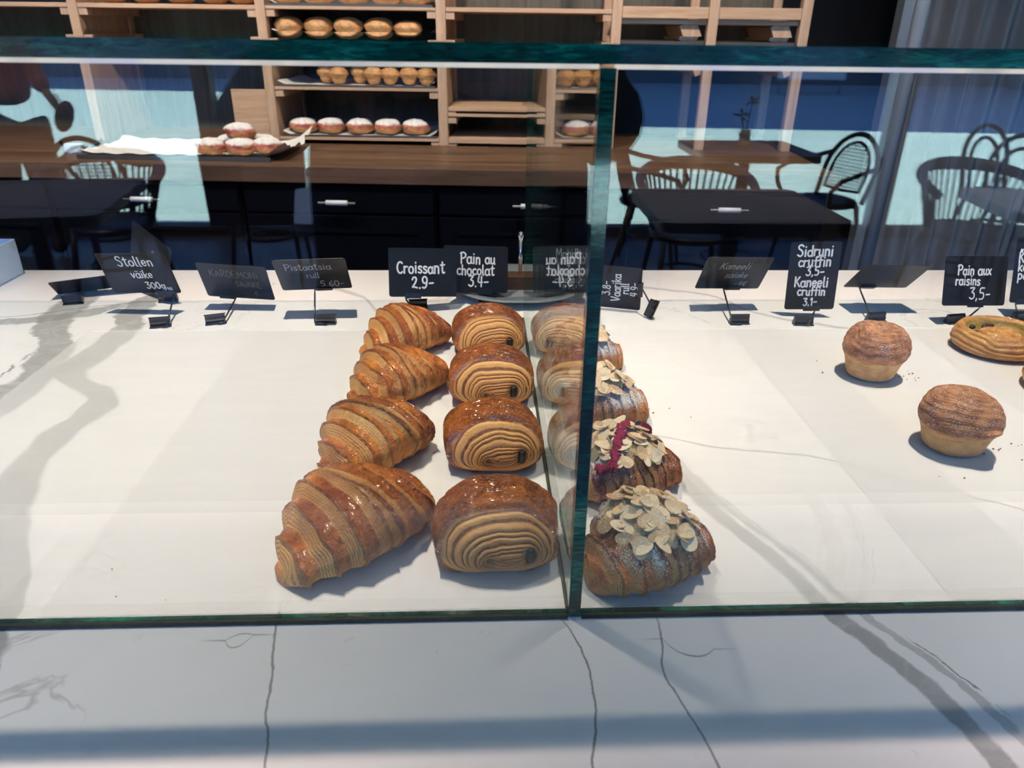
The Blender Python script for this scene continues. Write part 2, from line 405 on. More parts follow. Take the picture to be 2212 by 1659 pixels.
    vein('X', [(-0.95, 1.085), (-0.80, 1.075), (-0.70, 1.085), (-0.62, 1.12), (-0.5, 1.16)], 0.0018, 0.7, D, 0.014, 25, 0.8)
    vein('Y', [(-0.60, 0.95), (-0.60, 0.87), (-0.585, 0.80), (-0.55, 0.72)], 0.0028, 0.8, D, 0.03, 40, 0.8, 0.4)
    vein('Y', [(-0.535, 1.04), (-0.525, 1.0), (-0.515, 0.95), (-0.53, 0.9)], 0.0035, 0.75, D, 0.03, 45, 0.8, 0.42)
    vein('Y', [(-0.154, 0.45), (-0.150, 0.41), (-0.142, 0.37), (-0.141, 0.355), (-0.132, 0.32), (-0.129, 0.25)], 0.0011, 0.75, D, 0.004, 60, 0.7)
    vein('Y', [(0.058, 0.428), (0.071, 0.393), (0.074, 0.364), (0.072, 0.334), (0.066, 0.303), (0.066, 0.25)], 0.0010, 0.85, D, 0.004, 60, 0.7)
    vein('Y', [(0.132, 0.428), (0.129, 0.396), (0.125, 0.379), (0.129, 0.355), (0.134, 0.338), (0.141, 0.305), (0.145, 0.27)], 0.0010, 0.8, D, 0.004, 60, 0.7)
    vein('X', [(0.131, 0.405), (0.137, 0.395), (0.146, 0.389), (0.157, 0.388), (0.166, 0.394)], 0.0011, 0.85, D, 0.004, 60, 0.7)
    vein('X', [(-0.185, 0.412), (-0.176, 0.418), (-0.166, 0.417)], 0.0010, 0.8, D, 0.002, 60, 0.7)
    vein('X', [(-0.185, 0.412), (-0.178, 0.405), (-0.166, 0.417)], 0.0010, 0.8, D, 0.002, 60, 0.7)
    vein('X', [(0.10, 0.715), (0.183, 0.705), (0.247, 0.679), (0.352, 0.653), (0.435, 0.60), (0.52, 0.55)], 0.0022, 0.65, D, 0.01, 30, 0.8)
    vein('X', [(0.20, 1.25), (0.273, 1.222), (0.388, 1.172), (0.436, 1.09), (0.56, 1.02)], 0.007, 0.55, G, 0.02, 20, 0.7)
    vein('X', [(-0.30, 1.23), (-0.2, 1.18), (-0.16, 1.10), (-0.13, 1.05)], 0.009, 0.5, G, 0.02, 20, 0.7)
    b = t.bsdf(Base_Color=col, Roughness=0.22); b.inputs['Specular IOR Level'].default_value = 0.45
    return t.m
M_marble = marble()
M_paving = NT('street_paving')
_t = M_paving; _v = _t.obj(); _n = _t.noise(0.8, 5, 0.65, _t.mapv(_v, (0.5, 2.2, 1)), 0.8); _n2 = _t.noise(9, 3, 0.6, _t.mapv(_v, (1, 3, 1)))
_t.bsdf(Base_Color=_t.mix(_t.math('MULTIPLY_ADD', _n2, 0.35, _t.math('MULTIPLY', _n, 0.65)), (0.40, 0.395, 0.37, 1), (0.74, 0.75, 0.72, 1)), Roughness=0.9)
M_paving = _t.m
M_floor = plain('dark_tile_floor', (0.10, 0.105, 0.12), 0.35, nscale=3, namt=0.2)
M_wall = plain('dark_wall_paint', (0.035, 0.035, 0.038), 0.8, nscale=5)
M_ceil = plain('ceiling_paint', (0.28, 0.28, 0.29), 0.9)
M_facade = plain('grey_facade', (0.20, 0.20, 0.21), 0.85, nscale=1.5)
M_skin = plain('skin', (0.42, 0.22, 0.14), 0.5, nscale=60, namt=0.1)
M_coat = plain('dark_coat', (0.022, 0.019, 0.017), 0.85, nscale=40, namt=0.3, bump=0.4)
M_red = plain('dusty_red_jumper', (0.52, 0.12, 0.11), 0.85, nscale=50, namt=0.25, bump=0.4)
M_pants = plain('black_trousers', (0.02, 0.02, 0.022), 0.85, nscale=50, namt=0.25)
M_hair = plain('brown_hair', (0.05, 0.028, 0.015), 0.6, nscale=80, namt=0.4)
M_leather = plain('brown_leather', (0.16, 0.075, 0.032), 0.5, nscale=50, namt=0.25)
M_leaf = plain('plant_leaf', (0.035, 0.07, 0.02), 0.5, nscale=40, namt=0.3)
M_curt = plain('sheer_grey_curtain', (0.22, 0.215, 0.215), 0.85, nscale=30, namt=0.15)

# ------------------------------------------------------------------ room shell and street
def struct(name, mb, m, smooth=False): return tag(mb.done(name, m, None, smooth), kind='structure')
WY = -4.86
struct('floor', MB().box(-6, WY-0.08, -0.12, 5.2, 4.6, 0.0), M_floor)
struct('ceiling', MB().box(-6, WY-0.08, 5.0, 5.2, 4.6, 5.15), M_ceil)
struct('wall_left', MB().box(-6.1, WY, 0, -6.0, 4.6, 5.0), M_wall)
struct('wall_right', MB().box(5.2, WY, 0, 5.3, 4.6, 5.0), M_wall)
struct('wall_back', MB().box(-6, 4.5, 0, 5.2, 4.6, 5.0), M_dark)
struct('wall_front', MB().box(-6, WY-0.08, 4.8, 5.2, WY+0.08, 5.0), M_wall)
struct('baseboard_front', MB().box(-6, WY-0.06, 0, 5.2, WY+0.06, 0.075), M_brown)
mxs = [-5.98, -4.15, -1.935, 3.10, 5.18]
for i, mx in enumerate(mxs):
    struct('trim_%d' % (i+1), MB().box(mx-0.065, WY-0.06, 0.075, mx+0.025, WY+0.06, 4.8, 0.004), M_alu)
    tr = MB().box(mx+0.025, WY-0.045, 0.075, mx+0.062, WY+0.075, 4.8, 0.004).done('trim_%d' % (i+6), M_brown); tag(tr, kind='structure')
for i in range(4):
    struct('window_%d' % (i+1), MB().box(mxs[i]+0.062, WY-0.012, 0.075, mxs[i+1]-0.065, WY+0.012, 4.8), M_win)
struct('pavement', MB().box(-45, -60, -0.2, 45, WY-0.08, -0.02), M_paving)
def building(x0, x1, y, h, label, cols):
    b = thing('street_building', label, 'building', ((x0+x1)/2, y, -0.02)); w = x1-x0
    MB().box(-w/2, -5, 0, w/2, 0, h).done('wall', M_facade, b)
    n = int(w/cols)
    for i in range(n):
        cxx = -w/2+(i+0.5)*w/n
        for r in range(min(2, int(h/3.3))):
            z0 = 0.5+r*3.4
            f = MB().box(cxx-cols*0.36, 0, z0, cxx+cols*0.36, 0.06, z0+2.2).done('window', M_brown, b)
            MB().box(cxx-cols*0.32, 0.05, z0+0.08, cxx+cols*0.32, 0.075, z0+2.12).done('pane', M_shopglass, f)
    return b
M_shopglass = plain('dark_shop_glass', (0.05, 0.08, 0.10), 0.08)
building(-30, -2.2, -23.6, 6.6, 'low grey building across the street with shop windows', 3.6)
building(-2.0, 28, -23.6, 9.0, 'grey building across the street, to the right of the low one in the reflection', 3.2)
def shade_block(x0, x1, y0, y1, h, label):  # added blocks, placed and sized to throw shade on the far paving
    b = thing('street_building', label, 'building', ((x0+x1)/2, (y0+y1)/2, -0.02))
    MB().box(-(x1-x0)/2, -(y1-y0)/2, 0, (x1-x0)/2, (y1-y0)/2, h).done('wall', M_facade, b)
    return b
shade_block(16, 27, -22.8, -11.0, 17.0, 'added tall block at the right, put up to shade the far paving')
shade_block(27.5, 36, -22.8, -15.6, 46.0, 'added tower block behind the tall block, put up to shade the street')

# ------------------------------------------------------------------ marble counter and its base
ct = thing('display_counter', 'long white marble topped bakery counter with grey veins', 'counter', (0, 0, 0))
MB().box(-2.4, 0.285, 1.02, 2.2, 1.322, 1.05, 0.0015).done('marble_top', M_marble, ct)
MB().box(-2.35, 0.33, 0.0, 2.15, 1.28, 1.02).done('counter_body', M_navy, ct)
# baking paper
def paper(x0, x1, y0, y1, z, label, sk=0.0):
    nx, ny = 12, 24; P = np.zeros((nx, ny, 3))
    for i in range(nx):
        for j in range(ny):
            x = x0+(x1-x0)*i/(nx-1); y = y0+(y1-y0)*j/(ny-1)
            P[i, j] = (x+sk*(y-y0), y, z+0.0002*math.sin(y*31+x*7)+0.0002)
    o = grid_obj('baking_paper', P, None, M_paper, None, wrap=False); tag(o, label, 'baking paper', 'sheets of baking paper on the marble'); return o
paper(-0.562, -0.165, 0.4385, 1.022, 1.0506, 'leftmost sheet of baking paper on the marble, nothing standing on it')
paper(-0.332, 0.0635, 0.4385, 1.020, 1.0512, 'sheet of baking paper under the plain croissants and chocolate rolls')
paper(0.0755, 0.468, 0.4385, 1.021, 1.0506, 'sheet of baking paper under the almond croissants, right of the divider', 0.0)
paper(0.368, 0.76, 0.4385, 1.019, 1.0512, 'sheet of baking paper under the two sugared muffin pastries', 0.0)
paper(0.634, 1.03, 0.4385, 1.021, 1.0518, 'rightmost sheet of baking paper, under the raisin swirl')

# ------------------------------------------------------------------ glass case
gc = thing('glass_display_case', 'clear glass counter guard with thick green edges and a painted glint along its top joint', 'display case', (0, 0.4325, 1.05))
def pane(name, x0, y0, z0, x1, y1, z1, mat, edge):
    """box with clear faces and green edges; edge = normal axes that are edges"""
    mb = MB().box(x0, y0, z0, x1, y1, z1); mb.bm.normal_update()
    for f in mb.bm.faces:
        n = f.normal
        ax = max(range(3), key=lambda k: abs(n[k])); f.material_index = 1 if ax in edge else 0
    o = mb.done(name, mat, gc); o.data.materials.append(M_edge); return o
pane('front_pane', -2.3, -0.0045, 0.001, 0.0655-0.001, 0.0045, 0.3810, M_glass, (0, 2))
pane('front_pane', 0.0735, -0.0045, 0.001, 2.1, 0.0045, 0.3810, M_glass, (0, 2))
pane('divider_pane', 0.0647, -0.0043, 0.0008, 0.0733, 0.633, 0.3815, M_divglass, (1, 2))
pane('top_pane', -2.3, -0.0055, 0.3835, 2.1, 0.66, 0.3933, M_glass, (0, 1))
def glint_mat():  # glowing strip painted in for the reflection along the top glass joint
    t = NT('edge_glint_glow'); v = t.obj()
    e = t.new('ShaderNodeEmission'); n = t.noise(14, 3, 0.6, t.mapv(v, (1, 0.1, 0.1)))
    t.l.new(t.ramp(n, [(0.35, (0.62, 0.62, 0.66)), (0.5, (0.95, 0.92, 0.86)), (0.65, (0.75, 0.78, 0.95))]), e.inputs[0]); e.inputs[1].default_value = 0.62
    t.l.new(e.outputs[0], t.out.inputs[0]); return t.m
MB().box(-2.3, -0.0050, 0.3811, 0.0640, 0.0050, 0.3834, 0.0004).done('edge_glint', glint_mat(), gc)
MB().box(0.0740, -0.0050, 0.3811, 2.1, 0.0050, 0.3834, 0.0004).done('edge_glint', bpy.data.materials['edge_glint_glow'], gc)
def fill_mat():  # added fill strip hidden behind the top edge, brightens the pastry fronts
    t = NT('fill_strip_glow'); e = t.new('ShaderNodeEmission'); e.inputs[0].default_value = (0.72, 0.86, 1.0, 1); e.inputs[1].default_value = 15.0
    t.l.new(e.outputs[0], t.out.inputs[0]); return t.m
M_fill = fill_mat()
for x0, x1 in ((-2.3, 0.0625), (0.0755, 2.1)):
    MB().box(x0, 0.0056, 0.3816, x1, 0.0102, 0.3834).done('fill_housing', M_alu, gc)
    MB().box(x0+0.002, 0.0060, 0.3811, x1-0.002, 0.0098, 0.3815).done('fill_strip', M_fill, gc)
MB().box(-2.3, -0.0062, 0.0002, 0.0640, -0.0035, 0.0045, 0.0006).done('bottom_edge_line', M_bottomedge, gc)
MB().box(0.0745, -0.0062, 0.0002, 2.1, -0.0035, 0.0045, 0.0006).done('bottom_edge_line', M_bottomedge, gc)
MB().box(0.0632, 0.002, 0.0016, 0.0645, 0.633, 0.0030).done('bottom_edge_line', M_bottomedge, gc)

# ------------------------------------------------------------------ pastries
def arr3(*a): return np.stack(a, -1)
def croissant(name, label, cat, group, loc, rz, L, Wd, H, seed, K=3.6, dark=0.0, asym=0.0, skew=0.14, bend=0.006, mat=None, sugar=False, burnt=0.0, amp=1.0, lean=0.0, nu=300, nv=170):
    root = thing(name, label, cat, loc, rz, group)
    u = np.sin(np.linspace(-PI/2, PI/2, nu))*0.35+np.linspace(-1, 1, nu)*0.65
    v = np.linspace(0, 2*PI, nv, endpoint=False)
    U, V = np.meshgrid(u, v, indexing='ij')
    cp = arr3(U*3, np.cos(V)*1.2, np.sin(V)*1.2)
    wv = (fbm(cp*1.0, seed, 2)-0.5)
    Us = U+asym+skew*np.cos(V)*0.5*np.sign(U+1e-6)*0.6 + 0.10*skew*np.sin(V)+0.10*wv
    q = np.abs(Us)*K
    k = np.floor(q+0.5); s = q+0.5-k
    a = 0.56+0.22*(fbm(arr3(k*3.1, np.cos(V)*1.5+np.sign(Us)*5, np.sin(V)*1.5), seed+3, 2)-0.5)*2
    rise = sst(a, 1.0, s)
    stair = (k-0.5+rise)
    x = np.clip((0.32*q+0.68*np.clip(stair, 0, None))/K, 0, 1)
    x = x*np.where(U > 0, 0.88, 1.0)
    f = 0.25+0.75*np.power(np.clip(1-x**1.6, 0, 1), 1.02)
    cap = np.sqrt(np.clip(1-np.clip((np.abs(U)-0.90)/0.10, 0, 1)**2, 0, 1))
    ns = 6.0
    ph = (s-a)/(1-a)
    strip = sst(0.02, 0.10, ph)*(1-sst(0.93, 1.0, ph))
    vis = 0.30+0.75*fbm(arr3(k*7.7+np.sign(Us)+U*4, np.cos(V)*1.3, np.sin(V)*1.3), seed+11, 2)
    vis = np.where(fbm(arr3(U*2, np.cos(V)*1.5, np.sin(V)*1.5), seed+21, 2) < 0.30, 0.35, 1.0)*vis*1.2
    strip = strip*np.clip(vis, 0, 1)
    wig = 0.35*(fbm(cp*2.5, seed+5, 2)-0.5)
    wave = np.cos(2*PI*(ph*ns+wig))
    line = sst(-0.15, -0.85, wave)
    Rr = f
    crn = fbm(arr3(U*26, np.cos(V)*5, np.sin(V)*5)+3*wv[..., None], seed+7, 3)
    crn = 1-np.abs(2*crn-1)
    sw = 0.0016*amp*strip*wave*0.36 + 0.0022*amp*(1-strip)*(crn-0.7) + 0.0030*(fbm(cp*1.6, seed+9, 2)-0.5)
    sw = sw + 0.0022*amp*np.exp(-((s-a+0.05)/0.06)**2)*(k >= 0)
    sc = Rr*cap
    yy = (Wd/2*sc+sw*cap)*np.cos(V)
    st = np.sin(V); zr = np.where(st > 0, np.power(np.abs(st), 0.92), st*0.8)
    zz = H*sc*0.42 + (H*0.58*sc+sw*cap)*zr
    zz = np.maximum(zz, 0.0004+0.0008*np.abs(wv))
    xx = U*L/2*(1) + lean*zz
    yy = yy + bend*(U**2)*-1 + bend*0.4
    P = arr3(xx, yy, zz)
    # colours
    g = fbm(arr3(xx*120, yy*90, zz*120), seed+13, 3)
    big = fbm(arr3(xx*28, yy*28, zz*28), seed+31, 2)
    cr = mixc((0.33, 0.062, 0.010), (0.86, 0.27, 0.038), np.clip((g-0.3)*1.6+(big-0.5)*2.2, 0, 1))
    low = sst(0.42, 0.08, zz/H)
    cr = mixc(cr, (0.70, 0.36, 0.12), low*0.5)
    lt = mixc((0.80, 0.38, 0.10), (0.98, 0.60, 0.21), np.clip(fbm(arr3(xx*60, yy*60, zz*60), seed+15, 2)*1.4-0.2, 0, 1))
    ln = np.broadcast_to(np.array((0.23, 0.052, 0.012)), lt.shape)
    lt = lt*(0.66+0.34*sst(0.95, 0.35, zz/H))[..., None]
    tone = 0.72+0.36*fbm(arr3(k*5.3+np.sign(Us)*2, V*0, V*0), seed+61, 1)
    lt = lt*tone[..., None]
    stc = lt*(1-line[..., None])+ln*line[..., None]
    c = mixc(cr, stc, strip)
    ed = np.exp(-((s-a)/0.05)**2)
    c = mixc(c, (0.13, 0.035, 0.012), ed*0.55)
    if burnt: c = mixc(c, (0.045, 0.018, 0.012), burnt*np.exp(-((Us-np.sign(Us)*a*0+0.0)/0.07)**2)*sst(0.35, 0.75, zz/H)*np.clip(0.4+1.2*strip, 0, 1))
    c = c*(1-dark*0.45)
    al = (1-strip)*0.9*sst(0.15, 0.5, zz/H)
    Cc = np.concatenate([c, al[..., None]], -1)
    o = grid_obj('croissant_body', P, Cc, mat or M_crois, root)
    if sugar:
        at = o.data.attributes.new('Sug', 'FLOAT', 'POINT')
        sg = sst(0.25, 0.7, zz/H)*(0.45+0.9*np.clip(big*1.5-0.2, 0, 1))
        at.data.foreach_set('value', sg.ravel().astype(np.float32))
    return root, P
CZ = 1.0517
# plain croissants: front to back
croissant('croissant', 'nearest plain croissant, largest, with dark ridge and bold pale stripes', 'croissant', 'plain croissants', (-0.1130, 0.526, CZ), R(49), 0.146, 0.114, 0.060, 3, K=3.4, dark=-0.12, burnt=0.5, skew=0.3, asym=-0.06)
croissant('croissant', 'second plain croissant from the front, with a burnt black ridge', 'croissant', 'plain croissants', (-0.1165, 0.660, CZ), R(54), 0.132, 0.106, 0.058, 19, K=3.9, dark=0.05, burnt=1.0, skew=0.35, asym=-0.16)
croissant('croissant', 'third plain croissant from the front, reddish brown', 'croissant', 'plain croissants', (-0.1005, 0.812, CZ), R(46), 0.134, 0.098, 0.058, 42, K=4.1, dark=-0.25, skew=0.35, asym=0.05)
croissant('croissant', 'furthest plain croissant, palest and most golden of its row', 'croissant', 'plain croissants', (-0.1075, 0.949, CZ), R(40), 0.130, 0.096, 0.060, 77, K=3.8, dark=-0.55, skew=0.35, asym=-0.05)

def pain(label, loc, rz, Wd, D, H, seed, dark=0.0, nu=220, nv=240):
    root = thing('chocolate_roll', label, 'pastry', loc, rz, 'pains au chocolat')
    b = np.linspace(0, 1, nu); v = np.linspace(0, 2*PI, nv, endpoint=False)
    B, V = np.meshgrid(b, v, indexing='ij')
    bf = 0.52                                             # part of the sheet that is front face
    t = np.clip(B/bf, 0, 1)
    tb = np.clip((B-bf)/(1-bf), 0, 1)
    rad = np.where(B < bf, 0.94*t, 0.94+0.06*np.sin(np.clip(tb*3, 0, 1)*PI/2))
    rad = rad*np.where(tb > 0.55, np.sqrt(np.clip(1-((tb-0.55)/0.45)**2, 0, 1)), 1)
    dome = 0.020
    yb = np.where(B < bf, -D/2+dome*(t**2.4)*0.9, -D/2+dome*0.9+(D-dome*0.9)*sst(0, 1, 0.15+0.85*tb)*1.0)
    yb = np.where(B < bf, yb, -D/2+dome*0.9+(D-dome*0.9)*tb)
    cx = 0.004*(1-rad); ex = 2.35
    cs, sn = np.cos(V), np.sin(V)
    den = np.power(np.abs(cs)**ex+np.abs(sn)**ex, -1/ex)
    X0 = Wd/2*rad*cs*den + cx
    zc = H*(0.36+0.09*rad)
    up = H-zc; dn = zc
    Z0 = zc+np.where(sn > 0, up, dn*1.12)*rad*sn*den
    X0 = X0*(1-0.17*sst(0.45, 1.0, Z0/H))*(1+0.03*sst(0.5, 0.15, Z0/H))
    # front face: rings round two chocolate sticks
    s1 = np.array((-0.006, H*0.30)); s2 = np.array((0.026, H*0.36))
    px, pz = X0-s1[0], Z0-s1[1]; dx, dz = s2-s1; h = np.clip((px*dx+pz*dz)/(dx*dx+dz*dz), 0, 1)
    dcap = np.sqrt((px-h*dx)**2+(pz-h*dz)**2)
    edge = np.maximum((1-rad)*H*0.5, 0)
    rr = dcap/(dcap+edge+1e-6)
    rr = np.clip(rr, 0, 1)
    n1 = fbm(arr3(X0*60, yb*60, Z0*60), seed, 2)-0.5
    ph = 9.6*rr**0.95 + V/(2*PI) + 0.40*n1 + 0.45*(fbm(arr3(cs*2, sn*2, rr*3), seed+2, 2)-0.5)
    ph = ph+0.22*np.sin(2*PI*ph*0.37+seed)
    wave = np.cos(2*PI*ph)
    face = (1-sst(0.84, 0.90, np.where(B < bf, rr, 1.0)+0.10*n1))
    line = sst(-0.30, -0.92, wave)
    nx, nz = cs*den, sn*den
    # crust wrinkles
    q = arr3(X0*70, yb*150, Z0*90); wp = fbm(q*0.5, seed+4, 2)
    wr = fbm(q+2.2*wp[..., None], seed+5, 3); wr = 1-np.abs(2*wr-1)
    tp = sst(0.35, 0.75, Z0/H)
    disp = (1-face)*(0.0042*(wr-0.72)*(0.35+0.65*tp)) + face*0.0004*wave*(0.3+0.7*rr)
    lum = (fbm(arr3(X0*24, yb*24, Z0*24), seed+8, 2)-0.5)*0.008*sst(0.2, 0.6, rr)
    d1 = np.hypot(X0-s1[0], Z0-s1[1]); d2 = np.hypot((X0-s2[0])*1.5, Z0-s2[1])
    pit = -0.007*np.exp(-(d1/0.0055)**2)-0.007*np.exp(-(d2/0.007)**2)
    lip = 0.0034*np.exp(-((rr-0.925)/0.035)**2)*(B < bf)
    bigl = 0.0045*(fbm(arr3(X0*26, yb*26, Z0*26), seed+41, 2)-0.5)*(1-face)
    yy = yb - face*(0.0007*wave*0.6)-(pit)*(B < bf)-lip*0.4 + (1-np.clip(tb*4, 0, 1))*0
    disp = disp+bigl
    xx = X0+(disp+lum+lip*0.5)*nx
    zz = np.maximum(Z0+(disp+lum+lip*0.5)*nz, 0.0003)
    yy = yy+ 0.28*(zz-H*0.4)*(1-tb)*sst(0, 0.5, zz/H)          # the face leans back
    P = arr3(xx, yy, zz)
    g = fbm(arr3(xx*110, yy*140, zz*110), seed+13, 3); big = fbm(arr3(xx*30, yy*30, zz*30), seed+14, 2)
    cr = mixc((0.22, 0.036, 0.005), (0.64, 0.155, 0.014), np.clip((g-0.3)*1.7+(big-0.5)*1.6, 0, 1))
    lt = mixc((0.56, 0.215, 0.055), (0.90, 0.46, 0.15), np.clip(rr*1.5-0.35+n1*0.7, 0, 1))
    st = lt*(1-line[..., None])+np.array((0.15, 0.034, 0.009))*line[..., None]
    c = mixc(cr, st, face)
    c = mixc(c, (0.03, 0.015, 0.01), np.clip(np.exp(-(d1/0.0035)**2)+np.exp(-(d2/0.0045)**2), 0, 1)*(B < bf)*0.8)
    c = c*(1-dark)
    al = (1-face)*sst(0.1, 0.4, zz/H)
    grid_obj('pastry_body', P, np.concatenate([c, al[..., None]], -1), M_pain, root)
    for (sx, sz), (hw, hh) in ((s2, (0.0038, 0.0066)), (s1, (0.0060, 0.0030))):
        y0 = -D/2+(0.0050 if sz > H*0.33 else 0.0085)+0.28*(sz-H*0.4)*sst(0, 0.5, sz/H)
        mb = MB().box(sx-hw, y0, sz-hh, sx+hw, y0+0.03, sz+hh, 0.0026)
        mb.done('chocolate_stick', M_choc, root, True)
    return root
pain('nearest chocolate roll of the row left of the glass divider', (0.0120, 0.505, CZ), R(0), 0.1020, 0.082, 0.0640, 5, 0.10)
pain('second chocolate roll from the front, left of the divider', (0.0125, 0.655, CZ), R(1), 0.100, 0.080, 0.0620, 23, 0.03)
pain('third chocolate roll from the front, both chocolate ends showing', (0.0118, 0.801, CZ), R(-1), 0.0985, 0.080, 0.0600, 61, -0.08)
pain('furthest chocolate roll from the front, below the chocolate roll price card', (0.0118, 0.946, CZ), R(1), 0.0975, 0.080, 0.0600, 88, -0.14)

# almond croissants
def flake_mesh(w, l, seed, bendy):
    rnd = random.Random(seed); bm = bmesh.new(); n = 14; top = []; bot = []
    ct_ = None
    for k in range(n):
        a = 2*PI*k/n; r = 1.0
        x = w/2*math.cos(a)*(1-0.22*math.sin(a)); y = l/2*math.sin(a)
        z = bendy*((x/w)**2*2+(y/l)**2*1.5)
        top.append(bm.verts.new((x, y, z+0.00045))); bot.append(bm.verts.new((x*0.96, y*0.96, z-0.00035)))
    c0 = bm.verts.new((0, 0, 0.0003)); c1 = bm.verts.new((0, 0, -0.0006))
    for k in range(n):
        j = (k+1) % n
        bm.faces.new((c0, top[k], top[j])); bm.faces.new((c1, bot[j], bot[k])); bm.faces.new((top[k], bot[k], bot[j], top[j]))
    me = bpy.data.meshes.new('almond_flake'); bm.to_mesh(me); bm.free(); me.materials.append(M_flake)
    return me
FLK = [flake_mesh(0.0125, 0.0175, 1, 0.002), flake_mesh(0.011, 0.016, 2, -0.0015), flake_mesh(0.0135, 0.0165, 3, 0.003), flake_mesh(0.010, 0.0185, 4, 0.001)]
def almond(label, loc, rz, L, Wd, H, seed, nfl, rasp=None, dark=0.12):
    root, P = croissant('almond_croissant', label, 'croissant', 'almond croissants', loc, rz, L, Wd, H, seed, K=4.2, dark=dark, skew=0.3, mat=M_alm, sugar=True, amp=1.1, bend=0.004)
    rnd = random.Random(seed)
    # cream mound following the top surface
    def top(x, y):
        xx = P[..., 0]; yy = P[..., 1]; zz = P[..., 2]
        d = (xx-x)**2+(yy-y)**2 - 0.0
        m = d < 0.004**2
        return float(zz[m].max()) if m.any() else 0.0
    nu, nv = 40, 60
    pu = np.linspace(0, 1, nu); pv = np.linspace(0, 2*PI, nv, endpoint=False)
    PP = np.zeros((nu, nv, 3)); ax, ay = L*0.27, Wd*0.34
    TT = {}
    for i in range(0, nu):
        for j in range(nv):
            r = pu[i]*(1+0.14*math.sin(3*pv[j]+seed)+0.1*math.sin(7*pv[j]+seed*2))
            x = ax*r*math.cos(pv[j]); y = ay*r*math.sin(pv[j])+0.002
            key = (round(x/0.004), round(y/0.004))
            if key not in TT: TT[key] = top(key[0]*0.004, key[1]*0.004)
            PP[i, j] = (x, y, TT[key])
    nz = fbm(PP*320, seed+50, 3)
    # smooth the sampled heights
    for _ in range(3): PP[1:-1, :, 2] = (PP[:-2, :, 2]+PP[2:, :, 2]+PP[1:-1, :, 2]+np.roll(PP[1:-1, :, 2], 1, 1)+np.roll(PP[1:-1, :, 2], -1, 1))/5
    PP[0, :, :] = PP[1, :, :].mean(0)
    PP[..., 2] += 0.0035*(1-pu[:, None]**3)+0.0035*(nz-0.5)-0.0025*(pu[:, None] > 0.97)
    PP = PP[::-1]
    cc = np.zeros((nu, nv, 4)); o = grid_obj('almond_cream', PP, cc, M_cream, root, poles=False)
    for kf in range(nfl):
        a = rnd.random()*2*PI; r = math.sqrt(rnd.random())*1.2
        x = ax*r*math.cos(a); y = ay*r*math.sin(a)+0.002-0.004
        z = top(x, y)
        if z <= 0: continue
        f = bpy.data.objects.new('almond_flake', rnd.choice(FLK)); link(f, root)
        gx = (top(x+0.006, y)-top(x-0.006, y))/0.012; gy = (top(x, y+0.006)-top(x, y-0.006))/0.012
        n = Vector((-max(-1, min(1, gx)), -max(-1, min(1, gy)), 1)).normalized()
        n = (n+Vector((rnd.uniform(-.5, .5), rnd.uniform(-.55, .35), 0))).normalized()
        f.rotation_mode = 'QUATERNION'
        f.rotation_quaternion = n.to_track_quat('Z', 'Y') @ Matrix.Rotation(rnd.random()*2*PI, 3, 'Z').to_quaternion()
        s = rnd.uniform(0.8, 1.12); f.scale = (s, s, 1)
        f.location = (x, y, z+0.0035*(1-min(1, r)**3)+rnd.uniform(0.0018, 0.0042))
    if rasp:
        for (pts, rw) in rasp:
            n = 64; q = []
            for i in range(n):
                t_ = i/(n-1)*(len(pts)-1); i0 = min(int(t_), len(pts)-2); fr = t_-i0
                x = pts[i0][0]*(1-fr)+pts[i0+1][0]*fr; y = pts[i0][1]*(1-fr)+pts[i0+1][1]*fr
                q.append((x, y))
            Q = np.zeros((n, 16, 3))
            for i, (x, y) in enumerate(q):
                z = top(x, y)+0.0078; w = 1.4*rw*math.sin(PI*(0.08+0.84*i/(n-1)))**0.5
                dx = q[min(i+1, n-1)][0]-q[max(i-1, 0)][0]; dy = q[min(i+1, n-1)][1]-q[max(i-1, 0)][1]; l = math.hypot(dx, dy)+1e-9
                for j in range(16):
                    a = 2*PI*j/16; w2 = w*(1+1.0*(_hash(i//2, j//2, 3, seed)-0.5)+0.5*(_hash(i, j, 5, seed)-0.5))
                    Q[i, j] = (x-dy/l*w2*math.cos(a), y+dx/l*w2*math.cos(a), z+w2*0.55*math.sin(a))
            grid_obj('raspberry_crumble', Q, np.zeros((n, 16, 4)), M_rasp, root)
    return root
almond('nearest almond croissant, heaped with large almond flakes and powdered sugar', (0.1315, 0.487, CZ), R(30), 0.112, 0.096, 0.053, 101, 84)
almond('almond croissant with pink raspberry crumble, second from the front', (0.1370, 0.609, CZ), R(22), 0.110, 0.090, 0.050, 131, 54,
       rasp=[([(-0.030, -0.028), (-0.012, -0.006), (0.010, 0.016)], 0.0036), ([(0.030, 0.020), (0.040, 0.018)], 0.005), ([(-0.045, -0.020), (-0.03, -0.034)], 0.005)])
almond('third almond croissant from the front, dark smooth crust at its right end', (0.1340, 0.748, CZ), R(4), 0.110, 0.086, 0.050, 151, 44, dark=0.2)
almond('furthest almond croissant, mostly behind the divider, with a red streak', (0.1330, 0.893, CZ), R(0), 0.106, 0.084, 0.050, 171, 34,
       rasp=[([(-0.050, -0.015), (-0.030, 0.004), (-0.008, 0.016)], 0.003)], dark=-0.1)

